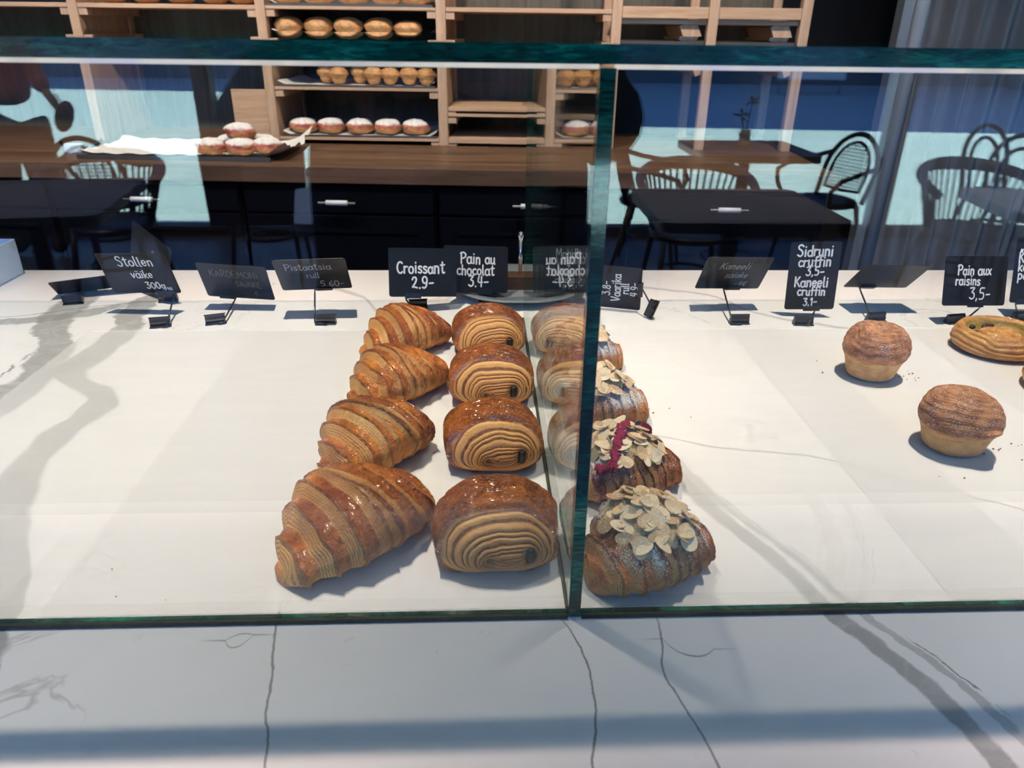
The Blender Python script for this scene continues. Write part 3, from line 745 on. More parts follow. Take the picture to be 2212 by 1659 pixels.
# muffin shaped laminated pastries
def muffin(name, label, loc, rz, r, H, seed, flap=False, mat=None, nu=170, nv=220, group='sugared muffin pastries', lean=(0, 0), sug=True, tone=0.0):
    root = thing(name, label, 'pastry', loc, rz, group)
    prof = [(0.0, 0.0), (0.55, 0.0), (0.70, 0.03), (0.75, 0.10), (0.82, 0.28), (0.88, 0.38), (0.97, 0.44), (1.0, 0.53), (0.975, 0.66), (0.88, 0.79), (0.70, 0.90), (0.44, 0.97), (0.18, 0.995), (0.0, 0.985)]
    L = np.concatenate([[0], np.cumsum([math.hypot(b[0]-a[0], b[1]-a[1]) for a, b in zip(prof, prof[1:])])])
    s = np.linspace(0.0005, L[-1]-0.0005, nu); pr = np.interp(s, L, [p[0] for p in prof]); pz = np.interp(s, L, [p[1] for p in prof])
    kk = np.ones(9)/9
    prs = np.convolve(np.pad(pr, 4, 'edge'), kk, 'valid'); pzs = np.convolve(np.pad(pz, 4, 'edge'), kk, 'valid')
    prs[0] = prs[-1] = 0.0005
    v = np.linspace(0, 2*PI, nv, endpoint=False)
    RR, V = np.meshgrid(prs, v, indexing='ij'); ZZ, _ = np.meshgrid(pzs, v, indexing='ij'); SS, _ = np.meshgrid(s/L[-1], v, indexing='ij')
    cp = arr3(np.cos(V)*1.3, np.sin(V)*1.3, SS*3)
    n = fbm(cp, seed, 2)-0.5
    dome = sst(0.37, 0.47, ZZ+0.12*n)
    ph = (ZZ*7.5-RR*2.5)+V/(2*PI)*1.0+2.6*n+0.5*np.sin(V+seed)
    wave = np.cos(2*PI*ph); fine = np.cos(2*PI*(ph*3.1+n))
    d = dome*(0.0075*wave*np.clip(RR*1.6, 0, 1)+0.005*fine*np.clip(RR*1.6, 0, 1))+(1-dome)*(0.012*np.cos(2*PI*(ZZ*16+1.6*n)))*sst(0.1, 0.4, ZZ)
    d = d+0.11*n
    if flap: d = d+dome*0.16*np.exp(-((np.mod(V+0.55+PI, 2*PI)-PI)/0.28)**2)*np.exp(-((ZZ-0.52)/0.06)**2)
    lop = 1+0.05*np.cos(V-1.0+seed)
    rr = r*(RR*lop+d*np.clip(RR*3, 0, 1))
    zz = H*(ZZ+d*0.35*dome+0.03*n*dome)
    P = arr3(rr*np.cos(V)+lean[0]*zz, rr*np.sin(V)+lean[1]*zz, np.maximum(zz, 0))
    g = fbm(arr3(P[..., 0]*130, P[..., 1]*130, P[..., 2]*130), seed+3, 3)
    up = mixc((0.24, 0.065, 0.024), (0.66, 0.265, 0.105), np.clip(0.42+0.18*wave+0.22*fine+(g-0.5)*2.2, 0, 1))
    up = mixc(up, (0.50, 0.25, 0.10), (1-sst(0.0, 0.45, RR))*dome*0.7)
    lo = mixc((0.48, 0.24, 0.085), (0.76, 0.48, 0.20), np.clip(g*1.5-0.25, 0, 1))
    c = mixc(lo, up, dome)*(1+tone)
    o = grid_obj('pastry_body', P, np.concatenate([c, (0.3*dome)[..., None]], -1), mat or M_cruf, root)
    if sug:
        at = o.data.attributes.new('Sug', 'FLOAT', 'POINT'); at.data.foreach_set('value', (dome*0.9).ravel().astype(np.float32))
    return root
muffin('muffin_pastry', 'nearer sugared muffin pastry with a torn flap of crust', (0.502, 0.673, CZ), R(-40), 0.0405, 0.067, 7, flap=True, tone=-0.12)
muffin('muffin_pastry', 'further sugared muffin pastry, reddish, by the blank price card', (0.500, 0.857, CZ), R(30), 0.0400, 0.069, 15, tone=0.12, lean=(0.05, 0))

# raisin swirls
def swirl(label, loc, rz, r, H, seed):
    root = thing('raisin_swirl', label, 'pastry', loc, rz, 'raisin swirls')
    nu, nv = 150, 240
    b = np.linspace(0, 1, nu); v = np.linspace(0, 2*PI, nv, endpoint=False); B, V = np.meshgrid(b, v, indexing='ij')
    prof = [(0, 0), (0.80, 0), (0.95, 0.14), (1.0, 0.36), (0.97, 0.66), (0.90, 0.92), (0.82, 1.0), (0.74, 0.9), (0.66, 0.62), (0.50, 0.58), (0.42, 0.70), (0.30, 0.80), (0.15, 0.66), (0, 0.60)]
    Ls = np.linspace(0, 1, len(prof)); RR = np.interp(B, Ls, [p[0] for p in prof]); ZZ = np.interp(B, Ls, [p[1] for p in prof])
    n = fbm(arr3(np.cos(V)*1.6, np.sin(V)*1.6, B*3), seed, 2)-0.5
    spir = V/(2*PI)
    ZZ = ZZ+0.10*(spir-0.5)*sst(0.3, 0.5, B)*(1-sst(0.5, 0.7, B))
    out = 1-sst(0.42, 0.5, B)
    wave = np.cos(2*PI*(ZZ*5.0+RR*2+spir*3+2.2*n))
    d = out*sst(0.08, 0.2, B)*0.012*wave+0.05*n+(1-out)*0.02*np.cos(2*PI*(RR*6+spir*2+n))
    rr = r*(RR+d*np.clip(RR*2, 0, 1)); zz = np.maximum(H*(ZZ+d*0.6*(ZZ > 0.05)), 0)
    P = arr3(rr*np.cos(V)*1.12, rr*np.sin(V), zz)
    g = fbm(P*110, seed+2, 3)
    crust = mixc((0.48, 0.155, 0.03), (0.86, 0.46, 0.14), np.clip(0.5+0.28*wave+(g-0.5)*1.2, 0, 1))
    cust = mixc((0.42, 0.24, 0.04), (0.60, 0.42, 0.09), np.clip(g*1.4-0.2, 0, 1))
    k = sst(0.50, 0.56, B)*(1-sst(0.70, 0.78, B))
    c = mixc(crust, cust, k)
    grid_obj('pastry_body', P, np.concatenate([c, (0.4+0.6*k)[..., None]], -1), M_pain, root)
    rnd = random.Random(seed)
    for i in range(11):
        a = rnd.random()*2*PI; q = rnd.uniform(0.50, 0.68)
        mb = MB(); bmesh.ops.create_icosphere(mb.bm, subdivisions=2, radius=0.0042)
        for vv in mb.bm.verts: vv.co *= 1+0.25*rnd.uniform(-1, 1)*0.6
        o = mb.done('raisin', M_choc, root, True); o.location = (r*1.12*q*math.cos(a), r*q*math.sin(a), H*0.62+0.001); o.scale = (1.2, 0.9, 0.8)
    return root
swirl('whole golden raisin swirl beside the raisin pastry price card', (0.724, 0.938, CZ+0.0006), R(20), 0.057, 0.033, 9)
swirl('raisin swirl cut by the right edge of the photo, nearer of the two', (0.738, 0.806, CZ+0.0006), R(200), 0.056, 0.038, 29)

# crumbs
cb = MB(); rnd = random.Random(4)
for cx0, cy0, n, sp in ((0.565, 0.665, 14, 0.02), (0.553, 0.845, 10, 0.018), (0.47, 0.61, 4, 0.05), (0.20, 0.75, 4, 0.03), (0.62, 0.60, 8, 0.03), (0.45, 0.86, 3, 0.03), (-0.3, 0.47, 3, 0.05)):
    for i in range(n):
        s_ = rnd.uniform(0.0004, 0.0011)
        m = Matrix.Translation((cx0+rnd.gauss(0, sp), cy0+rnd.gauss(0, sp*0.6), CZ+s_*0.7+0.0003)) @ Matrix.Diagonal((s_*1.3, s_, s_, 1))
        bmesh.ops.create_icosphere(cb.bm, subdivisions=1, radius=1.0, matrix=m)
tag(cb.done('pastry_crumbs', M_leather), 'scattered brown pastry crumbs on the baking paper', 'crumbs', kind='stuff')

# ------------------------------------------------------------------ hand lettering
def arc(cx, cyy, rx, ry, a0, a1, n=9):
    return [(cx+rx*math.cos(R(a0+(a1-a0)*i/(n-1))), cyy+ry*math.sin(R(a0+(a1-a0)*i/(n-1)))) for i in range(n)]
XH = 0.62
G = {
 'a': (0.50, [arc(0.22, 0.28, 0.19, 0.29, 60, 400, 12), [(0.42, 0.58), (0.42, 0.12), (0.50, 0.02)]]),
 'b': (0.5, [[(0.06, 1), (0.06, 0)], arc(0.22, 0.28, 0.19, 0.27, 150, -150, 12)]),
 'c': (0.42, [arc(0.24, 0.29, 0.20, 0.29, 50, 315, 11)]),
 'd': (0.50, [arc(0.22, 0.28, 0.19, 0.27, 40, 330, 12), [(0.42, 1.0), (0.42, 0.0)]]),
 'e': (0.46, [[(0.06, 0.30), (0.38, 0.34)]+arc(0.22, 0.31, 0.18, 0.28, 10, 320, 11)]),
 'f': (0.36, [[(0.36, 0.92), (0.28, 1.0), (0.18, 0.92), (0.16, 0.7), (0.16, 0)], [(0.02, 0.56), (0.34, 0.58)]]),
 'g': (0.50, [arc(0.22, 0.30, 0.18, 0.27, 60, 400, 12), [(0.42, 0.58), (0.42, -0.1), (0.3, -0.32), (0.08, -0.24)]]),
 'h': (0.48, [[(0.06, 1), (0.06, 0)], [(0.06, 0.40), (0.2, 0.6), (0.36, 0.52), (0.38, 0.3), (0.38, 0)]]),
 'i': (0.22, [[(0.1, 0.58), (0.1, 0.0)], [(0.1, 0.82), (0.1, 0.86)]]),
 'k': (0.44, [[(0.06, 1), (0.06, 0)], [(0.38, 0.58), (0.09, 0.28)], [(0.14, 0.32), (0.40, 0.0)]]),
 'l': (0.24, [[(0.08, 1), (0.08, 0.08), (0.18, 0.0)]]),
 'm': (0.72, [[(0.06, 0.6), (0.06, 0)], [(0.06, 0.42), (0.18, 0.6), (0.32, 0.52), (0.33, 0)], [(0.33, 0.42), (0.46, 0.6), (0.60, 0.5), (0.61, 0)]]),
 'n': (0.48, [[(0.06, 0.6), (0.06, 0)], [(0.06, 0.40), (0.2, 0.6), (0.36, 0.52), (0.38, 0.3), (0.38, 0)]]),
 'o': (0.48, [arc(0.23, 0.29, 0.19, 0.29, 80, 440, 13)]),
 'p': (0.50, [[(0.06, 0.6), (0.06, -0.35)], arc(0.23, 0.30, 0.18, 0.27, 150, -150, 12)]),
 'r': (0.38, [[(0.06, 0.6), (0.06, 0)], [(0.06, 0.36), (0.18, 0.56), (0.34, 0.56)]]),
 's': (0.40, [[(0.34, 0.52), (0.22, 0.6), (0.08, 0.52), (0.1, 0.38), (0.28, 0.26), (0.34, 0.12), (0.22, 0.0), (0.05, 0.06)]]),
 't': (0.40, [[(0.18, 0.92), (0.18, 0.14), (0.26, 0.0), (0.36, 0.06)], [(0.02, 0.66), (0.36, 0.70)]]),
 'u': (0.48, [[(0.06, 0.58), (0.07, 0.16), (0.18, 0.0), (0.32, 0.1), (0.38, 0.3)], [(0.38, 0.58), (0.38, 0.1), (0.44, 0.0)]]),
 'v': (0.42, [[(0.04, 0.58), (0.19, 0.0), (0.36, 0.58)]]),
 'x': (0.44, [[(0.04, 0.58), (0.38, 0.0)], [(0.38, 0.58), (0.04, 0.0)]]),
 'A': (0.60, [[(0.04, 0), (0.28, 1), (0.52, 0)], [(0.12, 0.36), (0.45, 0.36)]]),
 'C': (0.56, [arc(0.32, 0.5, 0.27, 0.5, 50, 310, 12)]),
 'D': (0.58, [[(0.08, 0), (0.08, 1), (0.3, 0.96), (0.5, 0.7), (0.5, 0.3), (0.3, 0.04), (0.08, 0)]]),
 'E': (0.50, [[(0.44, 1), (0.08, 1), (0.08, 0), (0.46, 0)], [(0.08, 0.52), (0.38, 0.52)]]),
 'K': (0.56, [[(0.08, 1), (0.08, 0)], [(0.48, 1), (0.1, 0.42)], [(0.2, 0.54), (0.52, 0.0)]]),
 'M': (0.72, [[(0.06, 0), (0.1, 1), (0.34, 0.3), (0.58, 1), (0.64, 0)]]),
 'N': (0.60, [[(0.07, 0), (0.07, 1), (0.5, 0), (0.5, 1)]]),
 'O': (0.60, [arc(0.29, 0.5, 0.25, 0.5, 80, 440, 14)]),
 'P': (0.54, [[(0.08, 0), (0.08, 1)], [(0.0, 0.92), (0.25, 1.02), (0.48, 0.86), (0.44, 0.58), (0.12, 0.46)]]),
 'R': (0.56, [[(0.08, 0), (0.08, 1), (0.38, 1.0), (0.46, 0.76), (0.34, 0.54), (0.1, 0.5)], [(0.2, 0.5), (0.5, 0.0)]]),
 'S': (0.52, [[(0.46, 0.86), (0.3, 1.0), (0.1, 0.9), (0.1, 0.68), (0.36, 0.48), (0.44, 0.22), (0.28, 0.0), (0.04, 0.12)]]),
 'V': (0.56, [[(0.04, 1), (0.26, 0), (0.5, 1)]]),
 '0': (0.54, [arc(0.26, 0.45, 0.21, 0.45, 80, 440, 14)]),
 '1': (0.30, [[(0.04, 0.7), (0.18, 0.92), (0.18, 0)]]),
 '2': (0.54, [[(0.06, 0.7), (0.14, 0.88), (0.32, 0.9), (0.40, 0.7), (0.28, 0.4), (0.04, 0.04), (0.16, 0.1), (0.46, 0.02)]]),
 '3': (0.52, [[(0.06, 0.9), (0.44, 0.92), (0.22, 0.58), (0.42, 0.46), (0.42, 0.14), (0.22, 0.0), (0.04, 0.12)]]),
 '4': (0.54, [[(0.14, 0.92), (0.06, 0.42), (0.46, 0.40)], [(0.38, 0.92), (0.34, 0.0)]]),
 '5': (0.54, [[(0.46, 0.92), (0.14, 0.9), (0.1, 0.54), (0.34, 0.54), (0.44, 0.3), (0.32, 0.04), (0.06, 0.04)]]),
 '6': (0.50, [[(0.40, 0.92), (0.16, 0.64), (0.06, 0.28), (0.2, 0.0), (0.4, 0.1), (0.38, 0.4), (0.1, 0.36)]]),
 '8': (0.50, [arc(0.24, 0.68, 0.15, 0.22, 270, -90, 11), arc(0.24, 0.23, 0.19, 0.23, 90, 450, 11)]),
 '9': (0.50, [arc(0.24, 0.64, 0.18, 0.26, 20, 380, 12), [(0.42, 0.66), (0.36, 0.2), (0.2, 0.0), (0.06, 0.06)]]),
 '.': (0.20, [[(0.08, 0.0), (0.09, 0.05)]]), ',': (0.22, [[(0.10, 0.06), (0.06, -0.12)]]),
 '-': (0.44, [[(0.06, 0.40), (0.38, 0.43)]]), ' ': (0.32, []),
 '&': (0.56, [[(0.5, 0.0), (0.16, 0.68), (0.26, 0.92), (0.36, 0.72), (0.08, 0.3), (0.14, 0.02), (0.34, 0.02), (0.48, 0.36)]]),
 '„': (0.34, [[(0.08, 0.1), (0.05, -0.14)], [(0.2, 0.1), (0.17, -0.14)]]),
 '€': (0.52, [arc(0.32, 0.46, 0.2, 0.42, 50, 310, 10), [(0.0, 0.56), (0.36, 0.56)], [(0.0, 0.38), (0.34, 0.38)]]),
}
G['ä'] = (G['a'][0], G['a'][1]+[[(0.12, 0.80), (0.12, 0.84)], [(0.30, 0.80), (0.30, 0.84)]])
G['õ'] = (G['o'][0], G['o'][1]+[[(0.08, 0.78), (0.18, 0.86), (0.28, 0.78), (0.38, 0.86)]])
def smooth_line(p):
    if len(p) < 3: return p
    out = []
    for i in range(len(p)-1):
        p0 = p[max(i-1, 0)]; p1 = p[i]; p2 = p[i+1]; p3 = p[min(i+2, len(p)-1)]
        for k in range(3):
            t = k/3
            out.append(tuple(0.5*((2*b)+(-a+c)*t+(2*a-5*b+4*c-d)*t*t+(-a+3*b-3*c+d)*t**3) for a, b, c, d in zip(p0, p1, p2, p3)))
    return out+[p[-1]]
def lettering(lines, mat, parent, M, seed=0, slant=0.0):
    """lines: (text, x, y, height, pen) in card metres; thin raised marker strokes"""
    bm = bmesh.new(); rnd = random.Random(seed)
    for (txt, x0, y0, h, pen) in lines:
        x = x0
        for chn in txt:
            w, st = G[chn]; dy = rnd.uniform(-0.03, 0.03); sc = rnd.uniform(0.95, 1.06)
            for s in st:
                pts = [(x+(px+slant*py)*h*sc, y0+(py*sc+dy)*h) for px, py in s]
                if len(pts) >= 3: pts = smooth_line(pts)
                r = pen/2; L_ = []; R_ = []
                n = len(pts)
                for i, (px, py) in enumerate(pts):
                    a = pts[max(i-1, 0)]; b = pts[min(i+1, n-1)]; dx, dyy = b[0]-a[0], b[1]-a[1]; l = math.hypot(dx, dyy)+1e-9; dx /= l; dyy /= l
                    if i == 0:
                        for q in range(5):
                            aa = PI/2+PI*q/4; L_.append((px+r*(dx*math.cos(aa)-dyy*math.sin(aa)), py+r*(dyy*math.cos(aa)+dx*math.sin(aa))))
                    L_.append((px+dyy*r, py-dx*r)); R_.append((px-dyy*r, py+dx*r))
                    if i == n-1:
                        cap = []
                        for q in range(1, 4):
                            aa = -PI/2+PI*q/4; cap.append((px+r*(dx*math.cos(aa)-dyy*math.sin(aa)), py+r*(dyy*math.cos(aa)+dx*math.sin(aa))))
                # strip quads
                z = 0.00035
                lv = [bm.verts.new(M @ Vector((a[0], a[1], z))) for a in L_[5:]]; rv = [bm.verts.new(M @ Vector((a[0], a[1], z))) for a in R_]
                for i in range(n-1): bm.faces.new((lv[i], lv[i+1], rv[i+1], rv[i]))
                c0 = [bm.verts.new(M @ Vector((a[0], a[1], z))) for a in L_[1:4]]
                bm.faces.new([rv[0]]+c0+[lv[0]])
                c1 = [bm.verts.new(M @ Vector((a[0], a[1], z))) for a in cap]
                bm.faces.new([lv[-1]]+c1+[rv[-1]])
            x += (w+0.06)*h*sc
    me = bpy.data.meshes.new('lettering'); bm.to_mesh(me); bm.free(); me.materials.append(mat)
    return link(bpy.data.objects.new('lettering', me), parent)
def frame(c, x, up):
    x = Vector(x).normalized(); up = Vector(up); up = (up-x*up.dot(x)).normalized(); n = x.cross(up)
    M = Matrix.Identity(4)
    for i in range(3): M[i][0] = x[i]; M[i][1] = up[i]; M[i][2] = n[i]; M[i][3] = c[i]
    return M
def spring_clip(name, parent, M, w=0.028, h=0.014, d=0.012):
    """folded steel clip: M maps x = width, y = up, z = toward the viewer; base at y=0"""
    prof = [(-0.50, 0.0), (0.50, 0.0), (0.56, 0.14), (0.34, 0.2), (0.44, 0.42), (0.30, 0.55), (0.30, 0.86), (0.16, 1.0), (-0.1, 1.0), (-0.24, 0.84), (-0.24, 0.5), (-0.44, 0.4), (-0.36, 0.2), (-0.56, 0.14)]
    poly = [(a*d, b*h) for a, b in prof]                    # (z, y)
    mb = MB(); k = Matrix(((0, 0, 1, 0), (0, 1, 0, 0), (1, 0, 0, 0), (0, 0, 0, 1)))
    mb.prism(poly, -w/2, w/2, M @ k)
    for sy, rr_ in ((0.0012, 0.0011), (h, 0.0009)):
        mb.cyl(M @ Vector((-w/2-0.001, sy, d*0.5 if sy < 0.01 else 0.0)), M @ Vector((w/2+0.001, sy, d*0.5 if sy < 0.01 else 0.0)), rr_, seg=8)
    return mb.done(name, M_black, parent)
CT = 1.0502
def price_card(label, c, x, up, w, h, lines, base, brz, ink=None, clipx=0.0, stem_dx=-0.012, seed=0, base_M=None, slant=0.0, stem=True, pen=1.0):
    root = thing('price_card', label, 'price card', (base[0], base[1], CT), 0, 'price cards on the counter')
    M = Matrix.Translation((-base[0], -base[1], -CT)) @ frame(c, x, up)
    MB().prism(rrect(w, h, 0.004), -0.0004, 0.0002, M).done('card', M_card, root)
    if lines: lettering(lines, ink or M_ink, root, M, seed, slant)
    # upper clip gripping the lower edge
    mc = MB(); y0 = -h/2
    mc.box(clipx-0.0125, y0-0.0025, -0.0022, clipx+0.0125, y0+0.0050, 0.0016, 0.0006, M)
    mc.box(clipx-0.0125, y0+0.0042, 0.0012, clipx+0.0125, y0+0.0056, 0.0028, 0.0004, M)
    mc.done('card_clip', M_black, root)
    MBs = base_M if base_M is not None else Matrix.Rotation(brz, 4, 'Z') @ frame((0, 0, 0), (1, 0, 0), (0, 0, 1))
    spring_clip('base_clip', root, MBs)
    if stem:
        p3 = M @ Vector((clipx+stem_dx*0.2, y0-0.001, -0.001)); p2 = M @ Vector((clipx+stem_dx, y0-0.0022, -0.001))
        q0 = MBs @ Vector((0.002, 0.003, 0.0085)); q1 = MBs @ Vector((stem_dx, 0.003, 0.0085)); q2 = q1+Vector((0, 0, 0.004))
        MB().tube([q0, (q0+q1)/2, q1, q2, p2*0.85+q2*0.15, p2, p3], 0.0013, 8).done('stem', M_black, root, True)
    return root
def ctr(txt, h, cx=0.0):
    return cx-sum(G[ch_][0]+0.06 for ch_ in txt)*h/2
def LN(txt, y, h, pen=None, cx=0.0): return (txt, ctr(txt, h, cx), y, h, pen or h*0.15)
price_card('tilted price card reading Stollen väike 300g', (-0.5087, 1.0943, 1.1135), (0.997, -0.074, 0.016), (-0.042, -0.361, 0.931), 0.105, 0.074,
    [LN('Stollen', 0.014, 0.017, 0.0019, 0.002), LN('väike', -0.008, 0.014, 0.0017, 0.004), LN('300g', -0.028, 0.013, 0.0018, 0.018), LN('14', -0.034, 0.009, 0.0013, 0.038)], (-0.467, 1.040), 0.25, M_ink, clipx=0.030, stem_dx=0.010, seed=1)
price_card('rubbed price card reading Kardemoni saiake, left of the pistachio roll card', (-0.3749, 1.1165, 1.0933), (0.998, -0.047, -0.053), (0.023, -0.493, 0.87), 0.105, 0.074,
    [LN('KARDEMONi', 0.010, 0.0135, 0.0010), LN('SAiAKE', -0.010, 0.012, 0.0010, 0.018), LN('-   €', -0.028, 0.010, 0.0009, 0.018)], (-0.392, 1.052), 0.35, M_ink_old, clipx=-0.022, stem_dx=0.012, seed=2)
price_card('dusty price card reading Pistaatsia rull 5.60, between the Kardemoni and Croissant cards', (-0.2488, 1.0822, 1.1155), (0.999, 0.041, 0.025), (0.004, -0.593, 0.805), 0.105, 0.074,
    [LN('Pistaatsia', 0.012, 0.0145, 0.0013, -0.004), LN('rull', -0.008, 0.013, 0.0012, 0.0), LN('5.60-', -0.030, 0.014, 0.0013, 0.024)], (-0.229, 1.050), 0.0, M_ink_dim, clipx=0.010, stem_dx=-0.015, seed=3)
price_card('upright price card reading Croissant 2.9', (-0.0878, 1.1092, 1.1105), (0.962, 0.258, -0.087), (-0.008, 0.347, 0.938), 0.105, 0.074,
    [LN('Croissant', -0.001, 0.0175, 0.0026, -0.002), LN('2.9-', -0.024, 0.0185, 0.0026)], (-0.098, 1.118), 0.1, None, clipx=-0.016, stem_dx=-0.012, seed=4)
price_card('price card reading Pain au chocolat 3.4, half behind the Croissant card', (-0.0065, 1.150, 1.1030), (0.971, 0.225, -0.085), (0.017, 0.286, 0.958), 0.105, 0.074,
    [LN('Pain au', 0.009, 0.0165, 0.0024, 0.003), LN('chocolat', -0.0085, 0.0160, 0.0023, 0.000), LN('3.4-', -0.027, 0.0170, 0.0025, 0.004)], (0.012, 1.152), 0.05, None, clipx=0.014, stem_dx=-0.010, seed=5)
price_card('price card reading Mandli & mustsõstra croissant 4.6, seen through the divider', (0.1407, 1.144, 1.1060), (0.951, 0.293, -0.101), (-0.01, 0.355, 0.935), 0.105, 0.074,
    [LN('Mandli', 0.017, 0.0145, 0.0019), LN('&', 0.004, 0.011, 0.0016), LN('mustsõstra', -0.011, 0.0115, 0.0015), LN('croissant', -0.0225, 0.0115, 0.0015), LN('4.6-', -0.036, 0.0115, 0.0016)], (0.128, 1.136), 0.05, None, clipx=-0.004, stem_dx=-0.010, seed=6)
price_card('tilted dusty price card reading Kaneeli saiake 4, right of the divider', (0.3956, 1.1086, 1.1093), (0.999, 0.048, -0.02), (0.043, -0.537, 0.843), 0.105, 0.074,
    [LN('Kaneeli', 0.010, 0.0150, 0.0012, -0.002), LN('saiake', -0.010, 0.0130, 0.0011, 0.006), LN('-4€', -0.030, 0.012, 0.0011, 0.018)], (0.392, 1.046), 0.0, M_ink_dim, clipx=0.010, stem_dx=-0.014, seed=7, slant=0.2)
price_card('tall price card reading Sidruni cruffin 3,5 and Kaneeli cruffin 3,1', (0.5058, 1.0746, 1.1153), (0.991, -0.123, 0.048), (-0.041, 0.055, 0.998), 0.074, 0.105,
    [LN('Sidruni', 0.031, 0.0165, 0.0025), LN('cruffin', 0.0155, 0.0155, 0.0024, 0.001), LN('3,5-', 0.001, 0.0140, 0.0023, 0.003), LN('Kaneeli', -0.0165, 0.0150, 0.0024, -0.001), LN('cruffin', -0.0300, 0.0135, 0.0023, 0.001), LN('3,1-', -0.046, 0.0125, 0.0021, 0.001)], (0.488, 1.040), -0.05, None, clipx=0.004, stem_dx=0.006, seed=8)
price_card('blank grey looking price card, tilted forward over its clip', (0.6382, 1.1049, 1.1049), (1.0, 0.011, -0.017), (0.019, -0.711, 0.703), 0.105, 0.074,
    [], (0.607, 1.054), 0.1, None, clipx=-0.012, stem_dx=-0.012, seed=9)
price_card('price card reading Pain aux raisins 3,5', (0.7461, 1.0516, 1.1148), (0.994, 0.10, -0.035), (0.004, 0.295, 0.956), 0.105, 0.074,
    [LN('Pain aux', 0.009, 0.0145, 0.0022, -0.002), LN('raisins', -0.006, 0.0140, 0.0021, -0.012), LN('3,5-', -0.0275, 0.0185, 0.0020, 0.010)], (0.727, 1.045), 0.15, None, clipx=0.004, stem_dx=0.010, seed=10)
price_card('price card cut by the right edge of the photo, beside the raisin pastry card', (0.874, 1.075, 1.1240), (0.99, -0.10, 0.02), (-0.02, 0.25, 0.968), 0.105, 0.100,
    [('„Ah', -0.046, 0.030, 0.0165, 0.0022), ('Kan', -0.047, 0.0125, 0.0150, 0.0021), ('kan', -0.046, -0.001, 0.0145, 0.0021), ('pek', -0.045, -0.014, 0.0145, 0.0021), ('4.9-', -0.028, -0.034, 0.0145, 0.0021)], (0.838, 1.056), 0.15, None, clipx=-0.030, stem_dx=-0.012, seed=11)
# the card lying on its side behind the divider edge, its clip standing free at the right
sideM = frame((0.0, 0.0, 0.0135), (0.25, -0.2, 0.95), (-0.93, 0.36, 0.0))
price_card('price card lying on its side reading Vaarika rull 4.9', (0.1985, 1.1076, 1.0880), (-0.061, -0.192, 0.979), (-0.9525, 0.3045, 0.0), 0.074, 0.105,
    [LN('3.8-', -0.004, 0.0135, 0.0018, -0.002), LN('Vaarika', -0.020, 0.0135, 0.0019), LN('rull', -0.033, 0.0125, 0.0018), LN('4.9-', -0.0475, 0.0130, 0.0017)], (0.268, 1.066), 0, None, clipx=0.0, stem_dx=0.0, seed=12, base_M=sideM)
# cards at the far left: one turned away behind the Stollen card, one fallen flat
price_card('price card turned sideways behind the Stollen card, letters uke and ga', (-0.517, 1.162, 1.121), (0.286, -0.10, 0.953), (-0.746, 0.601, 0.287), 0.074, 0.105,
    [LN('uke', -0.012, 0.014, 0.0016, 0.002), LN('ga', -0.032, 0.014, 0.0016, 0.004)], (-0.497, 1.152), 0.2, M_ink_dim, clipx=-0.02, stem_dx=-0.008, seed=13)
fallM = frame((0, 0, 0.002), (0.97, 0.22, 0.0), (0.0, -0.45, 0.9))
price_card('fallen black price card leaning face down on its clip at the far left', (-0.612, 1.192, 1.0685), (0.96, 0.27, 0.06), (0.02, -0.62, 0.50), 0.150, 0.050,
    [], (-0.640, 1.142), 0, None, clipx=-0.03, stem_dx=-0.01, seed=14, base_M=fallM, stem=False)

# pale box at the far left of the counter
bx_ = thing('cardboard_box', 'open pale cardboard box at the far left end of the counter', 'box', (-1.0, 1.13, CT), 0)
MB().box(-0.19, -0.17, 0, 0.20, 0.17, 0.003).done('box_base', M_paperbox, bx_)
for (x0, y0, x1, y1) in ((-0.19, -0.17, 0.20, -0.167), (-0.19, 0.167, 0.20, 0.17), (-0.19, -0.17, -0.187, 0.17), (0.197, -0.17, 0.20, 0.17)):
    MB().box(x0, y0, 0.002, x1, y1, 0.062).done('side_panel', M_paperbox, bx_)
# plate with a wooden based spike behind the price cards
M_plate = plain('grey_blue_glazed_plate', (0.24, 0.28, 0.31), 0.2, coat=0.6)
pl = thing('serving_plate', 'round grey plate behind the chocolate roll price card', 'plate', (0.055, 1.205, CT))
MB().lathe([(0, 0.002), (0.06, 0.0), (0.064, 0.003), (0.085, 0.010), (0.103, 0.013), (0.105, 0.0155), (0.100, 0.0155), (0.084, 0.0125), (0.066, 0.0065), (0.05, 0.0055), (0, 0.0055)], 64).done('plate_body', M_plate, pl, True)
sp_ = thing('pastry_server', 'brown wooden block with an upright steel rod standing on the grey plate', 'serving tool', (0.064, 1.205, CT+0.0058))
MB().prism(rrect(0.115, 0.034, 0.012), 0.0, 0.022).done('block', wood('walnut_block', (0.045, 0.022, 0.013), (0.12, 0.06, 0.035), 0.5, 'X'), sp_)
MB().cyl((0.003, 0, 0.02), (0.003, 0, 0.082), 0.0032).lathe([(0, 0.095), (0.0035, 0.093), (0.005, 0.088), (0.0035, 0.082), (0.0032, 0.08)], 16, (0.003, 0, 0)).done('rod', M_steel, sp_, True)

